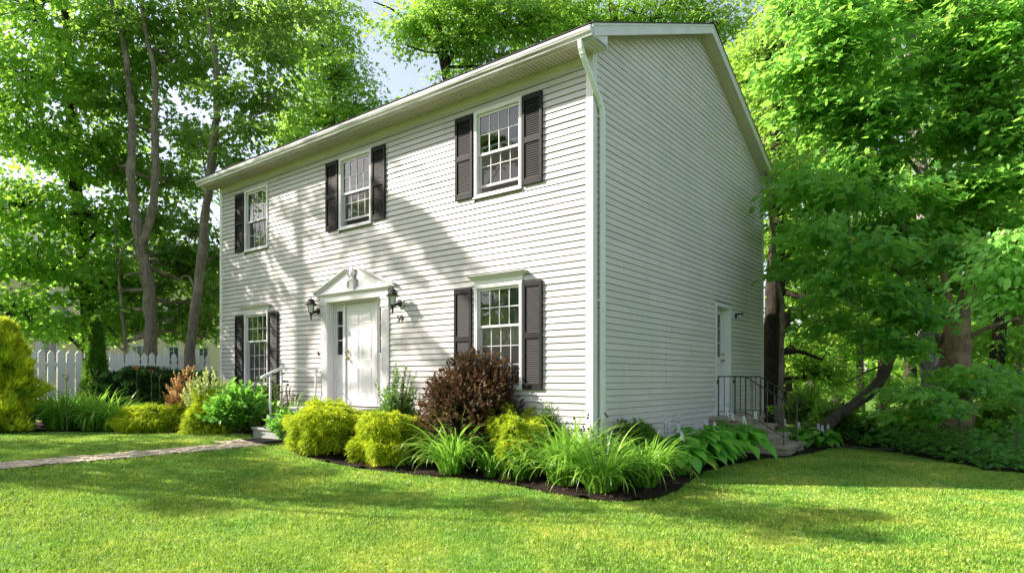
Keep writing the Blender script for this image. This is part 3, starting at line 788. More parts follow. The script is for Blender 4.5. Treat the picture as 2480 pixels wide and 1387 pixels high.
sd = m.build('side_door', MAT['trim'], house)
g = MB(); g.face([(xb-.015,gy0,gz0),(xb-.015,gy1,gz0),(xb-.015,gy1,gz1),(xb-.015,gy0,gz1)]); g.build('pane', MAT['glass'], sd, fix=False)
g = MB(); g.face([(xb-.06,gy0-.05,gz0-.1),(xb-.06,gy1+.05,gz0-.1),(xb-.06,gy1+.05,gz1+.1),(xb-.06,gy0-.05,gz1+.1)]); g.build('curtain', MAT['curtain'], sd, fix=False)
knob(xb, dy1-.07, 1.93, 'door_knob', sd, (1,0,0)); knob(xb, dy1-.07, 2.07, 'deadbolt', sd, (1,0,0), .022)
m = MB(); m.box(xb-.05, .03, y0+c, y1-c, .955, 1.0); m.box(xb-.05, .004, y0+c, y1-c, z0, .955); m.box(.004, .05, y0+c+.01, y1-c-.01, .74, .86)
m.build('door_sill', MAT['peel'], house, bevel=.003)
# flood light beside the side door
m = MB()
m.box(.012,.035,6.15,6.27,2.86,2.99,1); m.lathe((.035,6.21,2.925), [(0,0)], 3) if False else None
m.box(.035,.075,6.18,6.24,2.88,2.97,0); m.box(.06,.20,6.17,6.27,2.955,2.985,0); m.box(.19,.215,6.165,6.275,2.945,2.975,0)
fl = m.build('flood_light', [MAT['black'], MAT['trim']], house, bevel=.003)
m = MB(); m.lathe((.135,6.22,2.868), [(0,0),(.022,.006),(.036,.028),(.038,.05),(.028,.075),(.018,.088),(0,.09)], 12); m.build('lamp_bulb', MAT['frost'], fl, smooth=True)
# ================================================================== STEPS AND RAILS
def tread_block(m, x0, x1, y0, y1, z0, z1, over=.03, axis='x'):
    """riser block with an overhanging stone tread"""
    m.box(x0, x1-over if axis == 'x' else x1, y0+.03, y1-.03, z0, z1-.07)
    m.box(x0, x1, y0, y1, z1-.0695, z1)
g0 = (.6, 5.6, 0)
st = empty('side_steps', g0, 'stone steps with four risers climbing to the side door', 'steps')
m = MB(); m.box(.02, .60, 4.72, 6.40, -.1, .66); m.build('landing_base', MAT['stone'], st, bevel=.006)
m = MB(); m.box(.0, .63, 4.68, 6.44, .6605, .735); m.build('landing_slab', MAT['stone'], st, bevel=.01)
for i, (xa, xb_, z) in enumerate(((.60,.92,.555),(.88,1.20,.375),(1.16,1.50,.19))):
    m = MB(); tread_block(m, xa, xb_, 4.93, 6.33, -.1, z, .04); m.build('step', MAT['stone'], st, bevel=.008)
m = MB(); m.box(.03, .42, 5.0, 6.1, .736, .748); m.build('door_mat', MAT['mat'], st) if False else None

def iron_rail(y, label):
    r = empty('stair_rail', (.7, y, .0), label, 'railing', 'iron handrails on the side steps')
    m = MB()
    m.tube([(.03,y,1.44),(.015,y,1.475),(.03,y,1.50),(.055,y,1.49),(.05,y,1.46)], .008, 6) ; m.tube([(.03,y,1.565),(.60,y,1.568),(1.44,y,1.05)], .013, 6)
    m.tube([(1.44,y,1.05),(1.50,y,1.02),(1.535,y,.97),(1.525,y,.925),(1.49,y,.91),(1.46,y,.925)], .010, 6)
    m.tube([(.03,y,1.565),(.005,y,1.55),(-.0+.012,y,1.50),(.035,y,1.47),(.045,y,1.44),(.03,y,1.41),(.008+.01,y,1.42)], .008, 6)
    m.build('handrail', MAT['iron'], r)
    for x, z0, z1, rr in ((.06,.735,1.565,.013),(.62,.735,1.56,.013),(1.36,.19,1.10,.013)):
        m = MB(); m.tube([(x,y,z0),(x,y,z1)], rr, 6); m.box(x-.03, x+.03, y-.03, y+.03, z0, z0+.008); m.build('post', MAT['iron'] if x < 1 else MAT['iron_rail'], r)
    m = MB(); m.tube([(.06,y,.83),(.62,y,.83),(1.36,y,.36)], .009, 6); m.build('bottom_rail', MAT['iron'], r)
    for k, x in enumerate((.18,.30,.41,.51)):
        m = MB(); m.tube([(x+.0,y,.83),(x-.0,y,1.565)], .0075, 5); m.build('baluster', MAT['iron'], r)
    for x in (.76,.90,1.05,1.20):
        zt = 1.568-(x-.60)*(.518/.84); zb = .83-(x-.62)*(.47/.74)
        m = MB(); m.tube([(x,y,zb),(x,y,zt)], .0075, 5); m.build('baluster', MAT['iron_rail'], r)
iron_rail(5.10, 'black iron handrail on the camera side of the stone side steps')
iron_rail(6.14, 'black iron handrail on the woodland side of the stone side steps')

fs = empty('front_steps', (-5.9, -.7, .3), 'grey concrete steps up to the front door, half hidden by golden shrubs', 'steps')
for (ya, yb2, z, w) in ((-.70,-.02,.95,.0),(-1.05,-.66,.78,.0),(-1.45,-1.0,.58,.0)):
    m = MB(); xr = -4.5 if z > .9 else -5.05; m.box(-6.78, xr, ya, yb2, .1, z-.05); m.box(-6.80, xr+.02, ya-.025, yb2, z-.0495, z); m.build('step', MAT['concrete'], fs, bevel=.012)
fr = empty('pipe_rail', (-6.66, -.7, .5), 'white painted pipe handrail beside the front steps', 'railing')
m = MB()
m.tube([(-6.66,-.05,1.72),(-6.66,-.86,1.735)], .021, 10); m.tube([(-6.66,-.84,1.735),(-6.66,-.93,1.725),(-6.66,-1.00,1.69),(-6.66,-1.30,1.56)], .027, 10); m.tube([(-6.66,-1.24,1.585),(-6.66,-1.34,1.53)], .032, 10)
for y, z in ((-.92,1.715),(-1.15,1.625),(-.07,1.715)): m.lathe((-6.66,y,z-.05), [(.027,0),(.030,.0),(.030,.05),(.026,.06)], 10)
m.build('handrail', MAT['pipe'], fr, smooth=True)
for y, z0, z1 in ((-1.15,.58,1.63),(-.90,.78,1.72),(-.10,.95,1.72)):
    m = MB(); m.tube([(-6.66,y,z0),(-6.66,y,z1)], .021, 10); m.lathe((-6.66,y,z0), [(.034,0),(.034,.035),(.028,.05),(.025,.1),(.021,.1)], 10); m.build('post', MAT['pipe'], fr, smooth=True)
m = MB(); m.box(-6.42, -5.62, -1.90, -1.49, zg(-6.1)+.026, zg(-6.1)+.040)
for k in range(20): m.box(-6.41+k*.04, -6.39+k*.04, -1.89, -1.50, zg(-6.1)+.040, zg(-6.1)+.044)
tag(m.build('doormat', MAT['mat']), 'black rubber doormat lying at the foot of the front steps', 'doormat')

# ================================================================== GROUND
def grid_mesh(xs, ys, zf, inside=None):
    X, Y = np.meshgrid(xs, ys); Z = zf(X, Y); nx_, ny_ = len(xs), len(ys)
    V = np.stack([X, Y, Z], -1).reshape(-1, 3)
    i = np.arange(nx_-1)[None,:]+np.arange(ny_-1)[:,None]*nx_
    q = np.stack([i, i+1, i+1+nx_, i+nx_], -1).reshape(-1, 4)
    if inside is not None:
        c = V[q].mean(1); q = q[inside(c[:,0], c[:,1])]
    return V, q
def ground_obj(name, V, q, mat, parent=None):
    o = polymesh(name, V, q.ravel(), np.arange(len(q))*4, np.full(len(q), 4), np.full(len(q), .5), mat, parent)
    o.data.polygons.foreach_set('use_smooth', [True]*len(q)); return o
def inpoly(px, py, poly):
    px = np.asarray(px); py = np.asarray(py); r = np.zeros(px.shape, bool)
    n = len(poly)
    for i in range(n):
        x0, y0 = poly[i]; x1, y1 = poly[(i+1) % n]
        c = ((y0 > py) != (y1 > py)) & (px < (x1-x0)*(py-y0)/((y1-y0) if y1 != y0 else 1e-9)+x0)
        r ^= c
    return r
BED_R = [(-5.45,-1.55),(-4.9,-1.85),(-4.4,-1.93),(-3.7,-1.90),(-3.1,-1.78),(-2.2,-1.42),(-1.6,-1.10),(-1.15,-.97),(-.5,-1.05),(.1,-1.22),(.7,-1.27),(1.1,-1.14),(1.33,-.7),(1.33,-.05),(1.15,.9),(.95,1.9),(1.02,3.0),(1.2,4.2),(1.55,4.85),(1.75,5.8),(1.85,7.2),(2.3,8.0),(2.2,9.0),(-.1,9),(-.1,.1),(-5.45,.1)]
BED_L = [(-6.75,-1.25),(-7.3,-1.5),(-7.9,-1.96),(-8.8,-2.45),(-9.74,-3.0),(-10.7,-3.7),(-11.66,-4.24),(-12.6,-5.2),(-14.5,-7),(-14.5,2.6),(-10.7,2.6),(-10.7,.1),(-6.75,.1)]
WOODS = [(2.2,8.6),(2.1,7.9),(2.55,7.5),(3.1,6.95),(3.7,6.25),(4.2,5.6),(4.65,5.0),(5.1,4.8),(6.5,3.6),(9.5,1.6),(60,-20),(60,70),(-.0,70),(-.0,9.1)]
PATH = (-6.10, -5.64)
big = 260
def gz(X, Y): 
    far = np.clip((np.hypot(X, Y)-70)/150, 0, 1)
    return zgn(X, Y)-.012+.0*far
xs = np.unique(np.concatenate([np.linspace(-big, -14, 20), np.linspace(-14, 8, 89), np.linspace(8, big, 20)]))
ys = np.unique(np.concatenate([np.linspace(-big, -10, 20), np.linspace(-10, 10, 21), np.linspace(10, big, 20)]))
V, q = grid_mesh(xs, ys, gz)
tag(ground_obj('lawn', V, q, MAT['lawn']), kind='structure')
V, q = grid_mesh(np.linspace(-.2, 44, 170), np.linspace(-12, 44, 200), lambda X, Y: zgn(X, Y)+.02+.05*np.sin(X*1.3+Y*.7)*np.sin(Y*1.1), lambda x, y: inpoly(x, y, WOODS))
tag(ground_obj('forest_floor', V, q, MAT['forest']), kind='structure')
def mz(X, Y): return zgn(X, Y)+.018+.018*np.sin(X*9+Y*3)*np.sin(Y*8-X*2)+.012*np.sin(X*23)*np.sin(Y*19)
for poly, (a, b, c, d) in ((BED_R, (-5.6,2.5,-2.1,9.1)), (BED_L, (-14.6,-6.6,-7.1,2.7))):
    V, q = grid_mesh(np.arange(a, b, .05), np.arange(c, d, .05), mz, lambda x, y: inpoly(x+.02*np.sin(y*31), y+.02*np.sin(x*27), poly))
    tag(ground_obj('mulch_bed', V, q, MAT['mulch']), kind='structure')
# path of tumbled pavers in a mortarless bond
m = MB(); rr = random.Random(3); y = -1.42; row = 0
while y > -14:
    h = .108; px0 = PATH[0] if y < -2.3 else -6.45; x = px0+(0 if row % 2 else -.10); 
    while x < PATH[1]:
        w = rr.choice((.105, .16, .21)); x0 = max(x, px0-.03+rr.uniform(-.03,.02)); x1 = min(x+w, PATH[1]+.03+rr.uniform(-.02,.03))
        if x1-x0 > .05:
            z = zg((x0+x1)/2)+.012+rr.uniform(-.004,.005); e = .005; t = .012
            b = [(x0+e,y-h+e),(x1-e,y-h+e),(x1-e,y-e),(x0+e,y-e)]
            a_ = rr.random(); dz = rr.uniform(-.003,.003)
            up = [(px+(t if i in (0,3) else -t)*.5, py+(t if i < 2 else -t)*.5, z+(dz if i < 2 else -dz)+.008) for i, (px, py) in enumerate(b)]
            lo = [(px, py, z-.01) for px, py in b]
            m.face(up, 0, a_)
            for k in range(4): m.face([lo[k], lo[(k+1)%4], up[(k+1)%4], up[k]], 0, a_)
        x += w
    y -= h; row += 1
tag(m.build('path', MAT['paver']), kind='structure')
m = MB()
for k in range(126):
    y = -1.42-k*.1
    m.face([(PATH[0]-.04,y-.1,zg(PATH[0])+.004),(PATH[1]+.04,y-.1,zg(PATH[1])+.004),(PATH[1]+.04,y,zg(PATH[1])+.004),(PATH[0]-.04,y,zg(PATH[0])+.004)])
tag(m.build('path_bed', MAT['mulch'], fix=False), kind='structure')

# ---- grass: blades where the camera's side of the lawn is, thinner with distance
def grass():
    n = 900000
    # sample in distance so that near ground gets more blades
    d = 4.2+ (RNG.random(n)**1.15)*12.5
    u = RNG.uniform(-.92, .92, n)
    X = CX+d*(u*RX+FX); Y = CY+d*(u*RY+FY)
    keep = ~inpoly(X, Y, BED_R) & ~inpoly(X, Y, BED_L) & ~inpoly(X+.1, Y-.1, WOODS)
    keep &= ~((X > PATH[0]-.02+.03*np.sin(Y*9)+.02*np.sin(Y*31)) & (X < PATH[1]+.02+.03*np.sin(Y*11+2)+.02*np.sin(Y*27)) & (Y < -1.3))
    keep &= ~((X > -6.48) & (X < PATH[1]) & (Y > -2.3))
    keep &= ~((X > -HW-.05) & (Y > -.1)) | (X > .9); keep &= ~((X < -4.4) & (X > -6.9) & (Y > -1.5))
    # patchiness
    pn = np.sin(X*2.3+1.3*np.sin(Y*1.9))*np.sin(Y*2.7+1.1*np.sin(X*2.1))
    keep &= RNG.random(n) < .80+.20*pn
    X, Y, d = X[keep], Y[keep], d[keep]; n = len(X)
    Z = zgn(X, Y)-.012
    h = (.030+.016*RNG.random(n)+.008*pn[keep])*(.85+.3*RNG.random(n)); w = (.0024+.0020*RNG.random(n))*np.clip(d/6, 1, 2.1)
    a = RNG.uniform(0, 2*PI, n); t = RNG.uniform(.15, 1.0, n)
    dirx, diry = np.cos(a), np.sin(a); b = RNG.uniform(0, 2*PI, n)
    sx, sy = np.cos(b)*w, np.sin(b)*w
    V = np.empty((n, 5, 3), np.float32)
    V[:,0] = np.stack([X-sx, Y-sy, Z], 1); V[:,1] = np.stack([X+sx, Y+sy, Z], 1)
    V[:,2] = np.stack([X+sx*.8+dirx*h*t*.35, Y+sy*.8+diry*h*t*.35, Z+h*.6], 1); V[:,3] = np.stack([X-sx*.8+dirx*h*t*.35, Y-sy*.8+diry*h*t*.35, Z+h*.6], 1)
    V[:,4] = np.stack([X+dirx*h*t, Y+diry*h*t, Z+h*(1.05-.35*t)], 1)
    i = np.arange(n)[:,None]*5
    loops = (i+np.array([0,1,2,3,3,2,4])[None,:]).ravel()
    starts = (np.arange(n)[:,None]*7+np.array([0,4])[None,:]).ravel(); tot = np.tile([4,3], n)
    v = np.clip(RNG.beta(2, 2.6, n)+.16*pn[keep], 0, 1); v[RNG.random(n) < .035] = 1.0
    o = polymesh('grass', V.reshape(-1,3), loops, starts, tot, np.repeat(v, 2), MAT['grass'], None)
    tag(o, 'short mown green lawn grass', 'grass', kind='stuff')
grass()
# clover heads and small weeds scattered in the lawn
def clover():
    n = 2600; d = 4.6+RNG.random(n)*8; u = RNG.uniform(-.85, .85, n)
    X = CX+d*(u*RX+FX); Y = CY+d*(u*RY+FY)
    k = ~inpoly(X, Y, BED_R) & ~inpoly(X, Y, BED_L) & ~inpoly(X, Y, WOODS) & ~((X > PATH[0]-.05) & (X < PATH[1]+.05)) & (Y < -1.2)
    X, Y = X[k], Y[k]; n = len(X); C = np.stack([X, Y, zgn(X, Y)+.035+.012*RNG.random(n)], 1)
    a = RNG.uniform(0, 2*PI, n); D = np.stack([np.cos(a), np.sin(a), -.1*np.ones(n)], 1)
    N = np.stack([RNG.normal(0,.3,n), RNG.normal(0,.3,n), np.ones(n)], 1)
    o = leaves('clover_patch', None, MAT['hydr'], C, D, N, RNG.uniform(.018,.035,n), 'ovate')
    tag(o, 'clover and small broad-leaved weeds in the lawn', 'clover', kind='stuff')
clover()

# ================================================================== FENCE
fn = empty('picket_fence', (-13, -1.5, .42), 'tall white picket fence with pointed boards behind the left flower bed', 'fence')
zb_, zt_ = .55, 2.20; k = 0; y = -5.96
while y < .80:
    m = MB(); w = .067; z1 = zt_+.012*math.sin(k*2.3)
    pr = [(y-w, zb_), (y+w, zb_), (y+w, z1-.075), (y+w*.80, z1-.055), (y+.016, z1-.004), (y, z1), (y-.016, z1-.004), (y-w*.80, z1-.055), (y-w, z1-.075)]
    m.prism(pr, -13.0, -12.970, lambda t, u, v: (t, u, v), 0, .3+.4*((k*7) % 5)/5)
    m.build('picket', MAT['fence_paint'], fn); y += .187; k += 1
for z in (.85, 1.88):
    m = MB(); m.box(-13.04, -13.0005, -6.1, .85, z-.04, z+.04); m.build('rail', MAT['trim'], fn)
for y in (-5.2, -2.75, -.3, .80):
    m = MB(); m.box(-13.13, -13.041, y-.045, y+.045, .2, 1.98); m.build('post', MAT['trim'], fn)

# ================================================================== PLANTS
def gp(px, d): p = at(px, 919, d); return p.x, p.y
def rand_dir(n, zmin=-.1, zmax=1.):
    a = RNG.uniform(0, 2*PI, n); z = RNG.uniform(zmin, zmax, n); r = np.sqrt(1-z*z)
    return np.stack([r*np.cos(a), r*np.sin(a), z], 1)
def lump(d, k, amp):
    ph = RNG.uniform(0, 6, 6)
    return 1+amp*(np.sin(d[:,0]*k+ph[0])*np.sin(d[:,1]*k+ph[1])+np.sin(d[:,2]*k*1.3+ph[2])*.7+.5*np.sin(d[:,0]*k*2.3+ph[3])*np.sin(d[:,1]*k*2.1+d[:,2]*k+ph[4]))
def thread_shrub(name, label, cx, cy, r, h, mat, n, group=None, L=.105, w=.0068, droop=.5, base=None, lumps=.11, up=.32):
    """mound of fine drooping thread sprays"""
    z0 = zg(cx)
    root = empty(name, (cx, cy, z0), label, 'shrub', group)
    d = rand_dir(n, -.5, 1); rad = np.array([r, r, h*.62])
    lm = (lump(d, 3.2, lumps)*lump(d, 7.5, .12))[:,None]
    C = np.array([cx, cy, z0+h*.38])+d*rad*lm*RNG.uniform(.72, 1.02, (n,1))**.7
    C[:,2] = np.maximum(C[:,2], z0+.04)
    K = 5
    out = unit(d*np.array([1,1,.7])+np.array([0,0,up])+RNG.normal(0,.28,(n,3)))
    sub = 8
    C = np.repeat(C, sub, 0); out = unit(np.repeat(out, sub, 0)+RNG.normal(0,.42,(n*sub,3))); m_ = n*sub
    ln = RNG.uniform(.4, 1.3, m_)*L
    t = np.linspace(0, 1, K)
    P = C[:,None,:]+out[:,None,:]*(t[None,:,None]*ln[:,None,None])
    P[:,:,2] -= droop*(t[None,:]**2)*ln[:,None]*.75
    P[:,:,2] = np.maximum(P[:,:,2], z0+.01)
    W = (w*(1-.6*t)[None,:])*RNG.uniform(.7,1.3,(m_,1))
    side = unit(np.cross(out, rand_dir(m_, -1, 1)))
    v = np.clip(.5+.25*RNG.normal(0,1,m_)+.12*np.repeat(RNG.normal(0,1,n), sub), 0, 1)
    strips('foliage', root, mat, P, W, side, v)
    m = MB()
    for k in range(26):
        dd = rand_dir(1, .0, 1)[0]
        m.tube([(cx, cy, z0-.02), (cx+dd[0]*r*.35, cy+dd[1]*r*.35, z0+h*.25), (cx+dd[0]*r*.8, cy+dd[1]*r*.8, z0+h*(.25+.55*dd[2]))], [.02,.012,.004], 5)
    m.build('branches', MAT['twig'], root)
    # inner shade layer of the same foliage so that one cannot look through
    d = rand_dir(int(n*1.1), -.1, 1); C = np.array([cx, cy, z0+h*.36])+d*rad*.74*RNG.uniform(.5,1,(len(d),1))
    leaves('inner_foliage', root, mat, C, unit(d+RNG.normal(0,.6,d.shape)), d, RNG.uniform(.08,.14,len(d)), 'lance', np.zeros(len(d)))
    return root
GM = 'golden thread-leaf mounds along the beds'
thread_shrub('golden_shrub', 'largest golden thread-leaf mound, in front of the front door', -4.55, -1.28, .70, .86, MAT['gold'], 3400, GM, base=None)
thread_shrub('golden_shrub', 'golden thread-leaf mound just right of the largest one and left of the strap-leaved lilies', -3.28, -1.02, .58, .80, MAT['gold'], 3000, GM)
thread_shrub('golden_shrub', 'upright ragged golden thread-leaf bush in front of the purple bush', *gp(1258,9.75), .44, 1.0, MAT['gold'], 2300, GM, lumps=.26, up=.5, droop=.6)
thread_shrub('golden_shrub', 'golden thread-leaf mound beside the tall grassy clump in the left bed', -9.15, -2.38, .52, .60, MAT['gold'], 1700, GM, lumps=.14)
thread_shrub('golden_shrub', 'smallest golden thread-leaf mound, middle of the three in the left bed', -8.75, -1.85, .42, .56, MAT['gold'], 1200, GM, lumps=.14)
thread_shrub('golden_shrub', 'tall golden thread-leaf mound next to the broad-leaved bush by the front steps', -8.02, -1.62, .52, .78, MAT['gold'], 1900, GM, lumps=.18)
thread_shrub('low_green_shrub', 'low yellow-green bush at the corner of the house beside the drooping lily leaves', *gp(1540,9.7), .34, .86, MAT['arbor'], 1100, lumps=.15, L=.12)

def cone_shrub(name, label, cx, cy, r, h, mat, n, L=.13, zbase=None, prof=None, leaf='frond', cat='shrub', lumps=.12, group=None):
    z0 = zg(cx) if zbase is None else zbase
    root = empty(name, (cx, cy, z0), label, cat, group)
    t = RNG.random(n)**.85; a = RNG.uniform(0, 2*PI, n)
    pf = prof or (lambda t: np.minimum(1, .55+t*3)*(1-t)**.62)
    rr = r*pf(t)*(1+lumps*np.sin(a*4+t*9)+lumps*np.sin(a*7-t*15)+lumps*.8*np.sin(t*31+a*2))
    k = RNG.uniform(.74, 1.0, n)
    C = np.stack([cx+rr*k*np.cos(a), cy+rr*k*np.sin(a), z0+.03+h*t], 1)
    D = unit(np.stack([np.cos(a)*.75, np.sin(a)*.75, np.full(n, 1.0)], 1)+RNG.normal(0,.38,(n,3)))
    N = unit(np.stack([np.cos(a), np.sin(a), np.zeros(n)], 1)+RNG.normal(0,.7,(n,3)))
    leaves('foliage', root, mat, C, D, N, RNG.uniform(.6,1.15,n)*L, leaf)
    m = MB(); m.tube([(cx,cy,z0-.05),(cx,cy,z0+h*.5),(cx,cy,z0+h*.92)], [.05,.03,.008], 7); m.build('trunk', MAT['twig'], root)
    t2 = RNG.random(n//3); a = RNG.uniform(0, 2*PI, n//3); rr = r*pf(t2)*.62
    C = np.stack([cx+rr*np.cos(a), cy+rr*np.sin(a), z0+h*t2*.97], 1)
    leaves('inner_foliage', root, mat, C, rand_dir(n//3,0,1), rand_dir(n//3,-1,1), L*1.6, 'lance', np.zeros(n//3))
    return root
p = at(-12, 1045, 12.9)
cone_shrub('golden_cypress', 'tall golden cypress at the left edge of the lawn', p.x, p.y+.1, .70, 2.22, MAT['gold_dark'], 19000, .17, lumps=.24, prof=lambda t: np.minimum(1, .75+t*1.2)*(1-t)**.55)
p = at(232, 975, 14.0)
cone_shrub('arborvitae', 'narrow dark green arborvitae column in front of the picket fence', p.x, p.y, .36, 2.42, MAT['arbor'], 9500, .10, prof=lambda t: np.minimum(1, .8+t*2.5)*(1-t)**.72)
# yew hedge
for i, (px, d_, r_, h_, lab) in enumerate(((292,14.0,.36,1.20,'dark yew bush nearest the arborvitae, with bare lower stems'),(352,14.1,.44,1.32,'dark yew bush behind the tall orange lily stalk'),(420,14.3,.46,1.24,'dark yew bush behind the pink and cream shrub'),(478,14.7,.36,1.22,'dark yew bush by the right end of the picket fence'))):
    p = at(px, 980, d_)
    root = cone_shrub('yew_bush', lab, p.x, p.y, r_, h_, MAT['yew'], 7000, .10, prof=lambda t: (.55+.75*np.minimum(t*1.6, .6))*np.where(t > .86, np.sqrt(np.maximum(0, (1-t)/.14))*.5+.5, 1), lumps=.24, group='dark yew bushes along the fence')

def leafy_bush(name, label, cx, cy, r, h, mat, n, L, shape='ovate', group=None, upright=.5, lumps=.14, zoff=0., stems=30, cat='shrub', inner=.6, shell=.55):
    z0 = zg(cx)+zoff
    root = empty(name, (cx, cy, z0), label, cat, group)
    ns = max(12, n//14)
    d = rand_dir(ns, -.25, 1)
    lm = lump(d, 3.0, lumps)[:,None]
    tips = np.array([cx, cy, z0+h*.42])+d*np.array([r, r, h*.58])*lm*RNG.uniform(shell, 1.03, (ns,1))
    dirs = unit(d+np.array([0,0,upright])+RNG.normal(0,.25,(ns,3)))
    per = max(1, n//ns)
    s = np.tile(np.linspace(0, 1, per), ns); T = np.repeat(tips, per, 0); Dd = np.repeat(dirs, per, 0)
    C = T-Dd*(s[:,None]*L*4.5)
    C[:,2] = np.maximum(C[:,2], z0+.03)
    az = RNG.uniform(0, 2*PI, len(C)); 
    b1 = unit(np.cross(Dd, np.array([.3,.2,1.]))); b2 = np.cross(Dd, b1)
    out = b1*np.cos(az)[:,None]+b2*np.sin(az)[:,None]
    D = unit(out*(.5+.8*s[:,None])+Dd*(1.1-.6*s[:,None])+np.array([0,0,-.12]))
    N = unit(Dd*1.0-out*.3+np.array([0,0,.5])+RNG.normal(0,.25,D.shape))
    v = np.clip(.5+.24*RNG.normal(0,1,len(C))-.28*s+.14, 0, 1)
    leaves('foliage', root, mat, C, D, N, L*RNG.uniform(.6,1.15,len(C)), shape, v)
    m = MB()
    for k in range(stems):
        tp = tips[k % ns]; m.tube([(cx+RNG.uniform(-.08,.08), cy+RNG.uniform(-.08,.08), z0-.02), (cx+(tp[0]-cx)*.5, cy+(tp[1]-cy)*.5, z0+(tp[2]-z0)*.62), tuple(tp)], [.012,.007,.003], 5)
    m.build('stems', MAT['twig'], root)
    if inner:
        k = int(n*inner); d = rand_dir(k, -.2, 1); C = np.array([cx, cy, z0+h*.40])+d*np.array([r, r, h*.55])*.72*RNG.uniform(.4,1,(k,1))
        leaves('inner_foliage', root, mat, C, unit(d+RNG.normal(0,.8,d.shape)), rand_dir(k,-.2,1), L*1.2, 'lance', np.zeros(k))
    return root
leafy_bush('purple_bush', 'large dark purple-leaved bush under the right front window', *gp(1158,10.5), 1.02, 1.80, MAT['purple'], 34000, .066, 'ovate', upright=.35, lumps=.07, shell=.62, inner=.5, zoff=.06)
leafy_bush('hydrangea', 'broad-leaved green bush without flowers beside the front steps', -7.40, -1.40, .66, 1.06, MAT['hydr'], 2100, .135, 'ovate', upright=.35, lumps=.12)
leafy_bush('green_shrub', 'bright green leafy shrub between the front door and the purple bush', *gp(965,11.2), .48, 1.36, MAT['green_shrub'], 4200, .062, 'ovate', upright=1.2, lumps=.24)
leafy_bush('dwarf_boxwood', 'small dark green bush right of the purple bush by the corner post', *gp(1332,9.75), .36, 1.18, MAT['boxwood'], 5600, .045, 'lance', upright=.6, lumps=.10)
leafy_bush('variegated_shrub', 'cream and green leafy shrub behind the golden mounds in the left bed', *gp(505,13.2), .55, 1.25, MAT['pale_shrub'], 4600, .06, 'ovate', upright=1.0, lumps=.18)
leafy_bush('copper_shrub', 'coppery pink leafed shrub in front of the yew bushes', *gp(440,13.3), .36, 1.22, MAT['pink_shrub'], 3400, .045, 'ovate', upright=1.2, lumps=.25)
leafy_bush('green_shrub', 'green shrub growing under the left front window', -7.75, -.62, .44, 1.20, MAT['green_shrub'], 2600, .065, 'ovate', upright=1.0, lumps=.2)
leafy_bush('dark_bush', 'sparse dark-leaved twiggy bush beneath the left front window', -7.15, -.42, .30, 1.02, MAT['purple'], 700, .05, 'ovate', upright=1.0, lumps=.25, inner=.1)
leafy_bush('coneflower', 'leafy green perennial with spent flower heads right of the pipe handrail', -5.75, -1.05-.35, .34, .80, MAT['hydr'], 420, .12, 'ovate', upright=.9, lumps=.2, stems=10, inner=.4)
# spent flower heads on arching stems
def seed_plant(name, label, cx, cy, n, h, spread, headr, group=None, zoff=0):
    z0 = zg(cx)+zoff; root = empty(name, (cx, cy, z0), label, 'plant', group)
    m = MB(); hd = MB(); rr = random.Random(int(cx*100))
    for k in range(n):
        a = rr.uniform(0, 2*PI); s = rr.uniform(.2, 1)*spread; hh = h*rr.uniform(.72, 1.08)
        tip = (cx+math.cos(a)*s, cy+math.sin(a)*s, z0+hh)
        m.tube([(cx+math.cos(a)*.04, cy+math.sin(a)*.04, z0), (cx+math.cos(a)*s*.5, cy+math.sin(a)*s*.5, z0+hh*.65), tip], [.005,.004,.003], 5)
        if headr:
            hd = MB(); hd.lathe((tip[0], tip[1], tip[2]-.01), [(0,0),(headr*.9,.004),(headr,.015),(headr*.7,.03),(0,.036)], 8); hd.build('seed_head', MAT['seed'], root)
        for j in range(2):
            t = rr.uniform(.3,.7); b = (cx+math.cos(a)*s*t, cy+math.sin(a)*s*t, z0+hh*(.3+t*.5)); a2 = rr.uniform(0, 2*PI)
            m.tube([b, (b[0]+.05*math.cos(a2), b[1]+.05*math.sin(a2), b[2]+.05), (b[0]+.10*math.cos(a2), b[1]+.10*math.sin(a2), b[2]+.04)], [.003,.002,.001], 4)
    m.build('stems', MAT['stem'], root)
seed_plant('spent_coneflower', 'spent brown flower heads on thin stems between the handrail and the front door', -5.95, -.95-.45, 11, 1.18, .36, .034)
seed_plant('dry_stalks', 'tall bare dry stalks in front of the front door', -4.05, -.55, 9, 1.42, .26, .0)
seed_plant('spent_flowers', 'dry brown seed heads on thin stems at the corner downspout', .22, -.25, 22, .98, .42, .017)
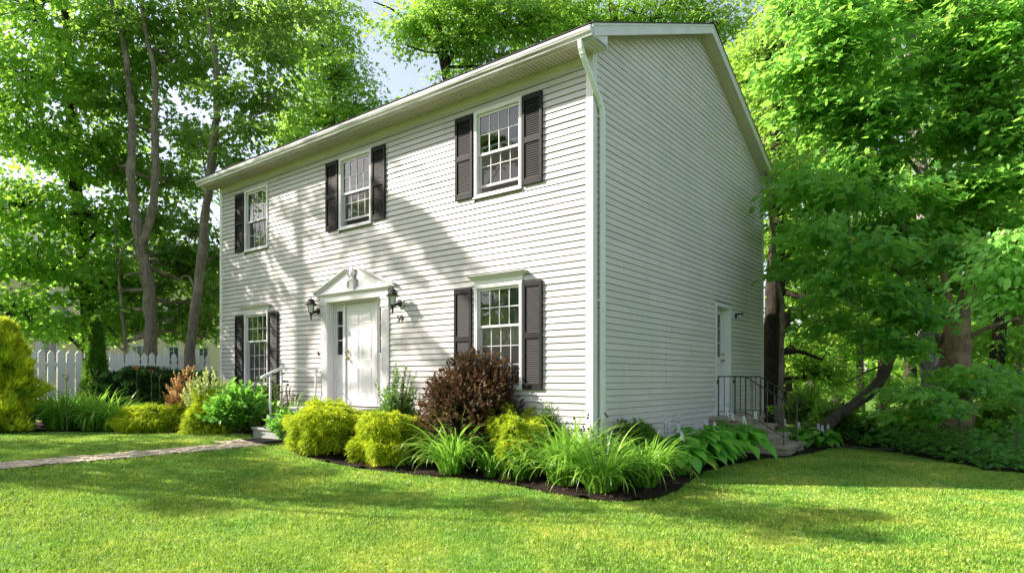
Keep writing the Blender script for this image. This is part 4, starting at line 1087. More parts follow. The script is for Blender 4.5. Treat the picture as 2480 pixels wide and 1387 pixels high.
# strap-leaved clumps
def strap_clump(name, label, cx, cy, n, L, spread, group=None, w=.0135, mat='lily', fall=1.0, rb=.14, cat='lily', zoff=0.):
    z0 = zg(cx)+zoff; root = empty(name, (cx, cy, z0), label, cat, group)
    K = 13; t = np.linspace(0, 1, K); n = int(n*1.9); L = L*1.18; rb = rb*.75
    a = RNG.uniform(0, 2*PI, n); ln = L*RNG.uniform(.55, 1.12, n); s = spread*RNG.uniform(.25, 1.15, n)
    c0 = np.stack([cx+rb*np.sqrt(RNG.random(n))*np.cos(a+RNG.normal(0,.6,n)), cy+rb*np.sqrt(RNG.random(n))*np.sin(a+RNG.normal(0,.6,n)), np.full(n, z0)], 1)
    out = np.stack([np.cos(a), np.sin(a), np.zeros(n)], 1)
    tw = RNG.normal(0,.25,n); sd = np.stack([-np.sin(a+tw), np.cos(a+tw), np.zeros(n)], 1)
    th0 = np.radians(RNG.uniform(62, 88, n)); bend = np.radians(RNG.uniform(50, 175, n))*fall; pw = RNG.uniform(1.3, 2.6, n)
    tm = (t[:-1]+t[1:])/2; th = th0[:,None]-bend[:,None]*tm[None,:]**pw[:,None]
    dl = ln[:,None]/(K-1); hz = np.concatenate([np.zeros((n,1)), np.cumsum(np.cos(th)*dl, 1)], 1)*(spread/.5)**.5; up = np.concatenate([np.zeros((n,1)), np.cumsum(np.sin(th)*dl, 1)], 1)
    P = c0[:,None,:]+out[:,None,:]*hz[...,None]; P[:,:,2] += up
    P += sd[:,None,:]*(RNG.normal(0,.07,n)[:,None]*t[None,:]**2)[...,None]
    P[:,:,2] = np.maximum(P[:,:,2], z0+.015+.02*RNG.random((n,1)))
    W = w*RNG.uniform(.65,1.25,(n,1))*(np.minimum(1, .55+t*2)*np.clip((1-t)*2.6, .05, 1))[None,:]
    strips('leaves', root, MAT[mat], P, W, unit(sd+np.array([0,0,.25])*RNG.normal(0,1,(n,1))), np.clip(RNG.beta(2,2.2,n)+.0, 0, 1))
    return root
DL = 'strap-leaved daylily clumps'
strap_clump('daylily', 'arching daylily clump between two golden mounds right of the front door', *gp(1095,9.7), 120, .92, .50, DL, rb=.20)
strap_clump('daylily', 'tall upright daylily leaves right behind the arching clump, under the purple bush', *gp(1110,10.0), 45, 1.12, .20, DL, rb=.12, zoff=.05)
strap_clump('daylily', 'small daylily tuft just left of the ragged golden bush', *gp(1190,9.5), 55, .66, .42, DL, rb=.10)
strap_clump('daylily', 'daylily tuft filling the gap below the ragged golden bush', *gp(1262,9.35), 60, .74, .42, DL, rb=.14)
strap_clump('daylily', 'wide daylily clump in front of the corner post with paler tips', *gp(1372,8.95), 170, 1.02, .60, DL, rb=.26)
strap_clump('daylily', 'daylily clump nearest the lawn at the tip of the bed', *gp(1455,8.35), 170, .86, .56, DL, rb=.22)
strap_clump('daylily', 'daylily clump at the right end of the bed, leaning towards the hostas', *gp(1560,8.75), 140, .80, .55, DL, rb=.20)
strap_clump('daylily', 'upright daylily leaves close against the corner post', *gp(1390,9.45), 60, 1.05, .34, DL, rb=.16)
strap_clump('daylily', 'long daylily clump beside the golden cypress', -11.0, -3.35, 240, .95, .62, DL, rb=.34)
strap_clump('daylily', 'daylily clump in front of the white pickets', -10.35, -2.95, 220, .90, .58, DL, rb=.30)
strap_clump('daylily', 'daylily clump in front of the arborvitae, left of the golden mound', -9.85, -2.75, 190, .82, .55, DL, rb=.26)
strap_clump('daylily', 'upright daylily leaves below the orange blooms', -9.5, -1.55, 80, 1.0, .30, DL, rb=.14)
strap_clump('ornamental_grass', 'thin grassy clump between the pipe rail posts', -6.9, -.55, 110, .95, .40, None, w=.006, rb=.12, cat='grass clump')
# orange daylily blooms on tall stalks
def lily_bloom(px, py, d_, h, label, flower=True, n=2):
    p = at(px, py, d_); z0 = zg(p.x); root = empty('orange_lily', (p.x, p.y, z0), label, 'lily', 'orange lily stalks above the left bed')
    m = MB(); H = p.z
    m.tube([(p.x+.05,p.y,z0),(p.x+.02,p.y,z0+(H-z0)*.6),(p.x,p.y,H-.03)], [.006,.005,.004], 5)
    for k in range(3):
        a = k*2.1; m.tube([(p.x,p.y,H-.16+.03*k),(p.x+.05*math.cos(a),p.y+.05*math.sin(a),H-.06+.03*k)], [.003,.003], 4)
        m.lathe((p.x+.05*math.cos(a),p.y+.05*math.sin(a),H-.07+.03*k), [(0,0),(.009,.012),(.009,.03),(0,.045)], 6)
    m.build('stalk', MAT['stem'], root)
    if flower:
        m_ = 12 if n > 1 else 6; a = np.arange(m_)*PI/3+(np.arange(m_)//6)*.5
        C = np.tile(np.array([[p.x, p.y, H]]), (m_,1)); C[6:] += np.array([.05,-.03,-.04])
        D = unit(np.stack([np.cos(a), np.sin(a), np.full(m_, .35)], 1)); N = np.tile(np.array([[0,0,1.]]), (m_,1))
        leaves('petals', root, MAT['flower_orange'], C, D, N, .085, 'ovate')
lily_bloom(331, 890, 13.0, 1, 'tall lily stalk with an open orange bloom in front of the dark yews')
lily_bloom(160, 910, 12.6, 1, 'lily stalk with a small orange bloom in front of the white pickets', n=1)
lily_bloom(366, 897, 13.2, 1, 'lily stalk with small orange buds right of the open bloom', n=1)
lily_bloom(386, 905, 13.1, 1, 'bare lily stalk at the right of the orange lilies', flower=False)
lily_bloom(232, 895, 12.8, 1, 'leaning bare lily stalk in front of the arborvitae', flower=False)

# hostas: real curved leaf blades
def hosta(label, cx, cy, R, h, n, L, flowers=0, group='hosta clumps by the side wall', yaw=None):
    z0 = zg(cx); root = empty('hosta', (cx, cy, z0), label, 'hosta', group)
    NU, NV = 7, 7; V = []; A = []
    u = np.linspace(0, 1, NU); prof = np.array([.02,.62,.95,1.0,.82,.48,.02])
    lat = np.linspace(-1, 1, NV)
    m = MB()
    for k in range(n):
        f = (k+.5)/n; a = k*2.39996+RNG.normal(0,.2) if yaw is None else yaw+RNG.normal(0,1.1)
        rad = R*(.18+.60*f**.8)*RNG.uniform(.85,1.12); el = (1-f)
        base = np.array([cx+rad*math.cos(a), cy+rad*math.sin(a), z0+h*(.48+.40*el)*RNG.uniform(.82,1.12)])
        ll = L*RNG.uniform(.75,1.12); wd = ll*.36*RNG.uniform(.85,1.1)
        pitch = .55*el-.28+RNG.normal(0,.14); D = np.array([math.cos(a)*math.cos(pitch), math.sin(a)*math.cos(pitch), math.sin(pitch)])
        S = unit(np.array([-math.sin(a), math.cos(a), RNG.normal(0,.22)])); N = np.cross(D, S)
        if N[2] < 0: N = -N
        bend = RNG.uniform(.35,.65)*ll
        for i in range(NU):
            for j in range(NV):
                t = u[i]; l = lat[j]*prof[i]*wd
                p = base+D*t*ll+S*l+N*(.16*abs(lat[j])**1.3*prof[i]*wd*1.4+(.0035 if j % 2 else -.0035)*prof[i])
                p = p-np.array([0,0,1.])*(bend*t**2.2); V.append((p[0], p[1], max(p[2], z0+.02)))
        m.tube([(cx+.06*math.cos(a), cy+.06*math.sin(a), z0), tuple(base*.55+np.array([cx,cy,z0])*.45+np.array([0,0,.10])), tuple(base)], [.007,.006,.005], 5)
    V = np.array(V); i = np.arange(NU-1)[:,None]*NV+np.arange(NV-1)[None,:]
    q = np.stack([i, i+NV, i+NV+1, i+1], -1).reshape(-1, 4)
    q = (np.arange(n)[:,None,None]*NU*NV+q[None]).reshape(-1, 4)
    v = np.clip(RNG.random(n)*.93, 0, .93); 
    if n > 50: v[RNG.integers(n//2, n, 2)] = .99
    o = polymesh('leaves', V, q.ravel(), np.arange(len(q))*4, np.full(len(q), 4), np.repeat(v, (NU-1)*(NV-1)), MAT['hosta'], root)
    o.data.polygons.foreach_set('use_smooth', [True]*len(q))
    m.build('leaf_stalks', MAT['hosta'], root)
    for k in range(flowers):
        a = RNG.uniform(0, 2*PI); s = RNG.uniform(.1, .85)*R; x, y = cx+s*math.cos(a), cy+s*math.sin(a); H = z0+h*RNG.uniform(1.02, 1.36)
        dx, dy = RNG.uniform(-.06,.06), RNG.uniform(-.06,.06)
        m = MB(); m.tube([(x-dx,y-dy,z0+.1),(x,y,H-.12),(x+dx*.6,y+dy*.6,H+.02)], [.005,.004,.003], 5)
        fs_ = m.build('flower_stalk', MAT['stem'], root)
        m = MB()
        for j in range(11):
            aa = j*2.4; z = H-.10+j*.0125; w_ = .026*(1-j/16)
            bx, by = x+dx*.4, y+dy*.4
            m.tube([(bx,by,z+.008),(bx+w_*math.cos(aa),by+w_*math.sin(aa),z-.004),(bx+w_*1.35*math.cos(aa),by+w_*1.35*math.sin(aa),z-.03)], [.004,.009,.014], 6)
        m.build('flower_head', MAT['flower_white'], fs_)
hosta('large hosta clump beside the foot of the side steps', .80, 3.75, .74, .74, 125, .31, 5)
hosta('large hosta clump nearest the daylilies on the side wall', .66, 2.45, .70, .70, 115, .30, 3)
hosta('hosta clump against the side wall behind the two large ones', .42, 3.0, .42, .66, 34, .26, 3)
hosta('hosta clump at the left end of the hosta row, behind the daylilies', .78, 1.35, .50, .60, 60, .28, 2)
hosta('small hosta clump behind the stone side steps', 1.62, 7.15, .44, .42, 34, .28, 3)
hosta('hosta clump hidden behind the handrails at the back corner', 1.0, 7.0, .36, .46, 24, .24, 2)
# low green ground plants at the foot of the wall
leafy_bush('low_green_shrub', 'low dark green shrub against the side wall left of the hostas', .36, 1.35, .26, .55, MAT['boxwood'], 1800, .05, 'ovate', upright=.5)
# loose bark chips over the beds, a few kicked onto the grass
def chips():
    n = 15000; X = RNG.uniform(-13, 2.4, n); Y = RNG.uniform(-6, 8.4, n)
    k = (inpoly(X, Y, BED_R) | inpoly(X, Y, BED_L)) ; e = (inpoly(X-.07, Y+.10, BED_R) | inpoly(X+.04, Y+.10, BED_L)) & (RNG.random(n) < .35)
    k = (k | e) & (Y < 8.4); X, Y = X[k], Y[k]; n = len(X)
    C = np.stack([X, Y, zgn(X, Y)+.035+.02*RNG.random(n)], 1); a = RNG.uniform(0, 2*PI, n)
    D = np.stack([np.cos(a), np.sin(a), RNG.normal(0,.3,n)], 1); N = np.stack([RNG.normal(0,.4,n), RNG.normal(0,.4,n), np.ones(n)], 1)
    def b(nt): return prin(nt, ramp(nt, attr(nt), [(0, (.012,.008,.006)), (.55, (.05,.032,.022)), (.85, (.14,.095,.065)), (1, (.34,.27,.20))]), .9, .15)
    tag(leaves('bark_chips', None, M('bark_chip', b), C, D, N, RNG.uniform(.015,.055,n), 'lance'), 'loose dark bark chips scattered over the flower beds', 'mulch', kind='stuff')
chips()
# dark hose behind the steps
m = MB(); rr = random.Random(5)
for k in range(4):
    pts = [(1.75+.02*k, 6.9-.05*k, .05+.01*k)]
    for j in range(1, 9): pts.append((1.75+.16*j, 6.95-.045*k+.12*math.sin(j*.5+k), .04+.02*rr.random()+.012*k))
    m.tube(pts, .013, 6)
tag(m.build('garden_hose', MAT['hose'], smooth=True), 'dark garden hose lying on the soil behind the side steps', 'hose')
# fallen leaf on the lawn
def fallen(px, py, lab, sz):
    z = 0
    for _ in range(20):
        r = at(px, py, 1)-Vector((CX,CY,EYE)); k = (z-EYE)/r.z; X, Y = CX+k*r.x, CY+k*r.y; z = .5*z+.5*(zg(X)+.04)
    o = leaves('fallen_leaf', None, MAT['dryleaf'], np.array([[X, Y, z+.01]]), np.array([[.7,.3,.25]]), np.array([[.3,.1,1.]]), sz, 'maple', np.array([.5]))
    tag(o, lab, 'leaf', 'dry leaves lying on the lawn')
fallen(62, 1217, 'dry brown leaf on the shaded lawn at the left edge', .09)
fallen(351, 1307, 'small dry brown leaf on the sunlit lawn in the foreground', .05)
# ================================================================== TREES
def catmull(pts, k=6):
    """pts: list of (Vector, r) -> smoothed list"""
    P = [Vector(p) for p, r in pts]; Rr = [r for p, r in pts]; out = []
    for i in range(len(P)-1):
        a, b, c, d = P[max(i-1,0)], P[i], P[i+1], P[min(i+2,len(P)-1)]
        for j in range(k):
            t = j/k
            q = .5*((2*b)+(-a+c)*t+(2*a-5*b+4*c-d)*t*t+(-a+3*b-3*c+d)*t**3)
            out.append((q, Rr[i]*(1-t)+Rr[i+1]*t))
    out.append((P[-1], Rr[-1])); return out
def tree(label, trunks, blobs, mat, bark, L=.14, shape='lobed', per=40, SR=.55, group=None, name='tree', flat=.22, droop=.35, cat='tree', zb=None, twigs=True, jitter=.42):
    b0 = Vector(trunks[0][0][0]); zb = b0.z if zb is None else zb
    root = empty(name, (b0.x, b0.y, b0.z), label, cat, group)
    m = MB(); skel = []
    for tr in trunks:
        s = catmull(tr, 5)
        s2 = [(p+Vector((RNG.normal(0,.012), RNG.normal(0,.012), 0)), r*(1+.07*RNG.normal())) for p, r in s]
        m.tube([p for p, r in s2], [max(r,.006) for p, r in s2], 12 if tr[0][1] > .1 else 7)
        skel += s
    SP = np.array([tuple(p) for p, r in skel]); SRad = np.array([r for p, r in skel])
    Cs = []; Os = []
    for (c, rad, n) in blobs:
        c = np.array(tuple(c)); rad = np.array(rad)
        dd = SP-c; sc_ = np.linalg.norm(dd, axis=1)+np.where(SP[:,2] > c[2]-.2, 3, 0)
        j = int(np.argmin(sc_)); a = SP[j]; lr = min(SRad[j]*.5, .07)
        mid = (a+c)/2+np.array([0,0,-.15*np.linalg.norm(c-a)*.3])+RNG.normal(0,.12,3)
        m.tube([tuple(a), tuple(mid), tuple(c)], [lr, lr*.7, lr*.35], 6)
        limb = np.array([a, mid, c, a*.5+mid*.5, mid*.5+c*.5])
        d = rand_dir(n, -1, 1); cc = c+d*rad*(RNG.random((n,1))**.42)
        for k in range(n):
            Cs.append(cc[k]); o = cc[k]-c+(c-a)*.3; o[2] *= .3; Os.append(o)
            if twigs:
                q = limb[int(np.argmin(np.linalg.norm(limb-cc[k], axis=1)))]
                mm = (q+cc[k])/2+RNG.normal(0,.07,3)
                m.tube([tuple(q), tuple(mm), tuple(cc[k])], [lr*.34+.004, lr*.2+.004, .004], 4, cap=False)
    m.build('trunk', MAT[bark], root, smooth=True, fix=False)
    C = np.array(Cs); O = unit(np.array(Os)+RNG.normal(0,.05,(len(Cs),3)))
    O[:,2] = 0; O = unit(O)
    n = len(C); s = SR*RNG.uniform(.7,1.25,n)
    r = np.sqrt(RNG.random((n,per))); a = RNG.uniform(0, 2*PI, (n,per))
    lx, ly = r*np.cos(a)*1.25+.25, r*np.sin(a)*.8
    perp = np.stack([-O[:,1], O[:,0], np.zeros(n)], 1)
    P = C[:,None,:]+O[:,None,:]*(lx*s[:,None])[...,None]+perp[:,None,:]*(ly*s[:,None])[...,None]
    P[:,:,2] += RNG.normal(0, flat*.5, (n,per))*s[:,None]-droop*(lx.clip(0))**1.5*s[:,None]
    D = O[:,None,:]*(lx+.15)[...,None]+perp[:,None,:]*ly[...,None]+RNG.normal(0,.35,(n,per,3)); D[:,:,2] -= .35+droop*.5
    N = np.stack([RNG.normal(0,jitter,(n,per)), RNG.normal(0,jitter,(n,per)), np.ones((n,per))], -1)+O[:,None,:]*.35
    cv = RNG.normal(0,.19,(n,1))
    v = np.clip(.48+.2*RNG.normal(0,1,(n,per))+cv, 0, .95); v[RNG.random((n,per)) < .004] = 1
    ls = L*RNG.uniform(.55,1.15,(n,per))
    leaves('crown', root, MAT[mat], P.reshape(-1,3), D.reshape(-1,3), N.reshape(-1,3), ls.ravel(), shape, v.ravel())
    return root
def B(px, py, d, rx, rz, n, ry=None): return (at(px, py, d), (rx, ry or rx, rz), n)
def T(*a): return [(at(px, py, d), r) for (px, py, d, r) in a]

# --- left group behind the fence
tree('big maple with dense sunlit yellow-green leaves filling the upper left corner',
     [T((222,980,18.6,.20),(212,760,18.6,.18),(196,560,18.6,.16),(180,380,18.6,.15),(170,180,18.5,.12),(150,-60,18.4,.09),(140,-300,18.3,.05)),
      T((190,500,18.6,.07),(110,330,18.2,.05),(40,200,18.0,.03))],
     [B(90,640,17.7,1.62,0.86,57), B(230,690,18.3,1.19,0.70,37), B(20,760,17.3,1.19,0.65,37), B(140,790,17.7,0.97,0.38,21), B(60,500,17.3,1.51,0.97,58), B(210,520,18.1,1.30,0.97,48),
      B(70,340,17.3,1.62,1.08,63), B(230,360,18.3,1.30,1.08,49), B(60,180,17.1,1.62,1.08,57), B(210,190,18.1,1.51,1.19,53), B(80,20,17.3,1.84,1.19,57), B(260,40,18.3,1.40,1.08,39),
      B(-90,300,17.4,1.30,1.30,10), B(-90,620,17.4,1.30,1.30,10), B(-60,60,17.4,1.30,1.08,10), B(100,-140,18.0,2.59,1.30,42), B(300,560,18.5,0.76,0.86,21)],
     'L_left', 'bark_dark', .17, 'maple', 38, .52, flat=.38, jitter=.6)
tree('forked maple trunk with two tall grey-brown stems behind the fence',
     [T((372,1010,17.0,.185),(366,840,17.0,.165),(360,700,17.0,.155),(346,620,17.0,.15),(339,585,17.0,.135),(322,490,17.0,.12),(318,400,17.0,.11),(320,300,17.1,.095),(312,200,17.2,.085),(300,100,17.3,.07),(272,0,17.4,.055),(262,-200,17.5,.03)),
      T((342,600,17.0,.11),(362,540,16.95,.105),(376,450,16.9,.10),(374,330,16.9,.088),(376,240,16.9,.075),(368,140,16.9,.06),(345,20,16.9,.045),(350,-160,16.9,.03)),
      T((356,665,17.0,.05),(330,662,16.8,.04),(300,668,16.6,.03)), T((352,560,16.95,.035),(300,600,16.9,.03),(286,640,16.9,.02))],
     [B(300,420,18.4,1.0,1.0,34), B(430,440,18.6,1.1,.9,38), B(450,330,18.8,.9,.7,22), B(300,250,17.8,1.0,.9,34), B(420,130,18.0,1.2,.9,42), B(330,60,17.4,1.3,.9,44), B(480,30,18.0,1.3,.9,40),
      B(430,620,18.2,.8,.6,26), B(300,740,18.0,.8,.6,22), B(420,760,18.4,.8,.5,22), B(400,690,18.6,.8,.4,16), B(470,650,18.6,.7,.5,18), B(290,690,18.6,.7,.4,14), B(500,720,18.8,.5,.5,16), B(440,800,19,.9,.35,16), B(340,800,19,.8,.35,14), B(510,640,19,.5,.5,12), B(250,780,18.4,.7,.3,12), B(390,-90,17.6,2.0,.9,36), B(270,640,18.4,.8,.7,20), B(390,530,18.6,.9,.5,22), B(300,150,18.4,.9,.8,22)],
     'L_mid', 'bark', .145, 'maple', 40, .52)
tree('single slender maple trunk just left of the house with sparse backlit leaves',
     [T((456,1000,16.6,.135),(460,850,16.6,.130),(474,740,16.6,.125),(486,640,16.6,.118),(497,520,16.6,.11),(512,400,16.6,.10),(524,300,16.6,.088),(526,200,16.6,.078),(518,120,16.6,.06),(505,40,16.6,.05),(500,-150,16.6,.03)),
      T((520,340,16.6,.035),(560,300,16.4,.028),(625,275,16.3,.018),(700,262,16.2,.01)), T((500,430,16.6,.03),(490,370,16.5,.02),(475,300,16.5,.012)),
      T((524,200,16.6,.035),(548,170,16.5,.03),(562,130,16.5,.02),(568,60,16.5,.012)), T((478,720,16.6,.03),(458,670,16.5,.025),(430,680,16.5,.015)), T((520,360,16.6,.03),(600,300,16.3,.02),(690,200,16.1,.012))],
     [B(600,320,16.4,.85,.45,24), B(560,240,16.6,.8,.5,20), B(660,230,16.4,.8,.5,24), B(640,120,16.4,1.0,.6,34), B(560,40,16.8,1.0,.6,30), B(700,40,16.8,1.0,.6,34), B(480,160,17.4,.7,.7,18),
      B(470,560,17.6,.55,.7,20), B(510,700,17.4,.35,.6,16), B(500,790,17.4,.4,.5,16), B(560,390,16.8,.6,.35,12), B(480,330,17.2,.5,.6,12), B(620,-90,16.8,2.0,.8,34), B(520,620,17.8,.3,.5,10)],
     'L_mid', 'bark', .14, 'maple', 32, .46)
tree('thin young maple stem between the arborvitae and the forked trunk',
     [T((309,1000,17.4,.052),(303,850,17.4,.048),(296,760,17.4,.042),(289,690,17.4,.035),(283,600,17.4,.025),(280,520,17.4,.012))],
     [B(280,620,17.6,.5,.4,12), B(310,740,17.8,.5,.3,9), B(255,820,17.2,.3,.2,5)], 'L_left', 'bark', .13, 'maple', 30, .42)
# --- behind the house
tree('slim sunlit maple rising behind the left half of the roof',
     [T((806,1000,25,.20),(806,500,25,.14),(808,320,25,.09),(808,160,25,.05),(806,60,25,.02))],
     [B(800,300,25,1.7,.6,46), B(740,250,24.6,1.3,.8,52), B(860,260,25.2,1.4,.8,44), B(810,180,25,1.5,.7,56), B(780,110,25,1.2,.7,34), B(890,320,25.2,.5,.3,10), B(690,330,24.6,.9,.6,20), B(820,90,25.4,.5,.5,12), B(640,60,26,1.4,1.0,44), B(700,-40,26,2.0,.9,30), B(800,20,25.6,1.1,.6,30), B(730,120,25.6,1.0,.6,24)],
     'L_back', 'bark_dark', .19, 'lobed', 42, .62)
tree('large maple with dark forked branches above the middle of the roof',
     [T((1080,1000,24,.32),(1078,500,24,.26),(1080,300,24,.22),(1083,180,24,.16),(1075,110,24,.12),(1050,20,24,.09),(1040,-150,24,.05)),
      T((1080,200,24,.11),(1060,120,24,.09),(1020,80,23.8,.06),(960,30,23.6,.035),(905,5,23.4,.02)), T((1082,170,24,.08),(1120,60,24,.06),(1160,-60,24,.03)), T((1078,130,24,.05),(1030,125,23.8,.04),(985,110,23.6,.02))],
     [B(1000,60,23.6,1.0,.8,40), B(1060,30,24,1.3,.8,38), B(1140,100,24,1.3,.9,64), B(1180,20,24,1.5,.9,64), B(1040,250,23.6,.8,.5,20), B(1130,210,24,1.2,.6,36), B(1260,60,24.2,1.5,.9,66), B(1240,150,24.2,1.0,.6,28), B(1330,20,24.5,1.4,.8,54), B(1100,-90,24,3.2,.9,46), B(1020,300,24.4,.6,.25,10)],
     'L_back', 'bark_dark', .19, 'lobed', 44, .62)
tree('leafy maple behind the peak of the gable',
     [T((1510,1000,25,.30),(1505,400,25,.22),(1500,120,25,.16),(1470,-20,25,.1),(1440,-200,25,.05)), T((1500,160,25,.1),(1600,20,25,.06),(1680,-60,25,.03)), T((1500,100,25,.08),(1380,20,25,.04))],
     [B(1420,20,25,1.5,.8,40), B(1540,30,25,1.4,.7,36), B(1640,30,25,1.4,.8,40), B(1370,80,25,.9,.5,20), B(1740,60,25,1.4,1.1,50), B(1790,200,25.4,1.2,1.4,50), B(1830,340,25.6,.8,1.2,36), B(1560,-100,25,3.5,.9,44), B(1480,60,25.6,1.2,.5,20)],
     'L_back', 'bark_dark', .19, 'lobed', 42, .62)
# --- right group
tree('dark trunk close behind the back corner of the house',
     [T((1868,1050,18.6,.30),(1872,820,18.6,.27),(1880,640,18.6,.25),(1884,480,18.6,.22),(1880,300,18.6,.18),(1895,120,18.6,.14),(1930,-60,18.6,.1),(1940,-260,18.6,.05)),
      T((1875,700,18.6,.10),(1960,720,18.0,.08),(2060,690,17.6,.05),(2120,620,17.4,.03)), T((1872,860,18.6,.10),(1930,850,18.2,.07),(1990,870,18.0,.04)), T((1878,660,18.6,.07),(1950,560,18.4,.05),(2020,440,18.2,.03))],
     [B(1880,420,18.2,.8,1.2,44), B(1940,560,18.6,.9,.8,38), B(1970,700,18.8,.9,.5,28), B(1900,250,18.2,1.0,1.0,42), B(1860,120,18,1.0,.8,34), B(1960,330,19,1.1,1.1,40), B(1990,900,19,.9,.5,30), B(2050,780,19.2,.9,.6,32), B(1930,-20,18.2,1.6,1.0,40), B(1920,840,19.2,.5,.6,18)],
     'L_wood', 'bark_dark', .15, 'lobed', 44, .52)
tree('slim pale stem rising just right of the back corner of the house',
     [T((1886,1075,15.4,.075),(1888,980,15.4,.068),(1894,860,15.4,.062),(1893,740,15.4,.058),(1876,640,15.4,.05),(1872,560,15.4,.045),(1858,450,15.6,.04),(1850,330,15.8,.02))],
     [B(1950,640,15.6,.6,.3,10), B(1905,560,16,.4,.3,8), B(1985,720,15.6,.5,.25,8)], 'L_right', 'bark', .15, 'maple', 30, .42)
tree('tall smooth grey maple trunk right of centre in the woods',
     [T((2268,1080,16.6,.23),(2252,920,16.6,.21),(2242,800,16.6,.185),(2236,700,16.6,.18),(2240,560,16.6,.175),(2236,450,16.6,.165),(2222,360,16.6,.155),(2212,280,16.6,.14),(2200,180,16.6,.13),(2206,60,16.6,.12),(2195,-120,16.6,.1),(2190,-300,16.6,.05)),
      T((2226,370,16.6,.05),(2250,350,16.4,.04),(2268,325,16.3,.03)), T((2206,230,16.6,.09),(2180,130,16.4,.08),(2150,40,16.3,.06),(2110,-40,16.2,.04)), T((2214,300,16.6,.05),(2130,240,16,.04),(2040,190,15.4,.02))],
     [B(2060,120,14.6,1.2,.8,48), B(1950,170,14.8,1.0,.5,30), B(1990,40,14.8,1.1,.6,34), B(2100,280,14.8,1.2,.7,48), B(1990,280,15.0,.9,.5,28), B(2050,430,14.8,1.0,.5,30), B(2170,560,14.6,.9,.5,34), B(2120,420,14.8,.7,.5,20), B(2300,450,14.6,.8,.5,28), B(2130,20,15,1.3,.7,36), B(2290,190,14.8,.9,.6,30), B(2200,-90,15.4,2.2,.9,44), B(2320,330,15,.7,.6,22), B(2150,330,14.6,.7,.5,18)],
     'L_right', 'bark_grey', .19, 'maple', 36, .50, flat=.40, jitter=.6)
tree('low spreading maple boughs with broad leaves right of the side steps',
     [T((2300,1090,15.8,.10),(2290,940,15.4,.09),(2268,800,14.6,.07),(2220,700,13.8,.05),(2150,640,13.0,.035),(2060,600,12.4,.02)), T((2240,740,14,.04),(2150,760,13.2,.03),(2060,740,12.6,.015))],
     [B(1985,560,13.2,.55,.35,14), B(2110,600,12.6,.6,.30,18), B(2040,690,12.9,.55,.22,15), B(2160,720,12.8,.55,.3,18), B(1960,650,13.6,.5,.2,9), B(2120,800,13.0,.5,.18,11), B(2200,840,13.0,.45,.15,8), B(2240,760,13.2,.5,.22,12), B(2290,600,12.6,.5,.3,12),
      B(2060,480,13.4,.7,.4,20), B(2190,480,13.6,.6,.4,16), B(1950,440,13.8,.6,.5,16), B(2230,620,13.4,.4,.3,8), B(2010,780,13.8,.4,.15,6)],
     'L_right', 'bark', .20, 'maple', 26, .36, droop=.25, flat=.6, jitter=.65)
tree('thick brown trunk with peeling bark and a knot at the right',
     [T((2312,1110,14.6,.40),(2314,1030,14.6,.36),(2312,940,14.6,.33),(2314,860,14.6,.31),(2316,800,14.6,.29),(2312,760,14.6,.24)), T((2318,800,14.6,.16),(2350,680,14.7,.14),(2368,560,14.8,.13),(2384,440,14.8,.12),(2396,300,14.9,.13),(2402,180,14.9,.12),(2420,40,15,.11),(2430,-200,15,.07)),
      T((2308,780,14.6,.10),(2290,700,14.5,.08),(2286,610,14.4,.06)), T((2370,540,14.8,.09),(2430,430,14.8,.07),(2480,320,14.8,.05)), T((2394,300,14.9,.08),(2360,180,15.2,.07),(2330,60,15.4,.06),(2300,-80,15.6,.04)), T((2322,830,14.6,.06),(2400,790,14.2,.045),(2470,770,14.0,.03))],
     [B(2430,160,13.8,.9,.8,38), B(2380,60,14,1.0,.6,34), B(2460,300,13.6,.8,.6,30), B(2350,470,14,.7,.5,24), B(2440,430,13.8,.8,.5,28), B(2400,560,14,.7,.4,22), B(2480,40,14,1.0,.7,26), B(2340,-80,14.4,1.6,.7,34), B(2370,280,14.2,.7,.5,20), B(2380,900,14.4,.5,.25,12), B(2330,930,13.8,.45,.2,10), B(2470,620,14.2,.8,.5,20)],
     'L_right', 'bark_brown', .19, 'maple', 36, .48, flat=.4, jitter=.6)
tree('leaning trunk slanting up to the right over the woodland edge',
     [T((1985,1045,14.8,.15),(2035,1000,14.8,.135),(2090,965,14.8,.13),(2135,915,14.8,.125),(2158,850,14.8,.12),(2185,790,14.8,.105),(2220,700,14.9,.09),(2260,600,15.2,.07),(2280,480,15.4,.05)), T((2150,880,14.8,.03),(2100,900,14.7,.02),(2050,925,14.6,.012))],
     [B(2250,560,15.6,.8,.5,18), B(2180,640,15.4,.7,.4,14), B(2290,700,15.6,.6,.4,14)], 'L_right', 'bark_mid', .18, 'maple', 34, .46, flat=.4, jitter=.6)
tree('pale sunlit ash boughs reaching in from the right edge',
     [T((2700,1200,9.6,.12),(2690,800,9.6,.10),(2640,600,9.4,.06),(2560,520,9.2,.03),(2480,560,9.0,.015)), T((2680,760,9.6,.04),(2560,690,9.2,.025),(2450,700,9,.012))],
     [B(2460,590,9.2,.48,.20,15), B(2430,660,9.1,.42,.18,14), B(2490,690,9.2,.42,.20,12), B(2500,560,9.4,.5,.2,10), B(2430,720,9.2,.32,.12,7), B(2600,600,9.4,.6,.4,14), B(2480,640,9.4,.4,.2,8)],
     'L_ash', 'twig', .145, 'ovate', 26, .34, droop=.6, flat=.3)
tree('young maple sapling with broad leaves in front of the thick brown trunk',
     [T((2330,1090,12.6,.03),(2320,1010,12.5,.025),(2290,950,12.3,.018),(2230,930,12.1,.01)), T((2320,1010,12.5,.015),(2360,950,12.3,.01))],
     [B(2220,950,12.2,.5,.13,11), B(2290,985,12.0,.45,.12,10), B(2330,900,12.6,.4,.15,9), B(2200,1000,12.4,.4,.12,7)], 'L_right', 'bark', .17, 'maple', 24, .34, droop=.3)
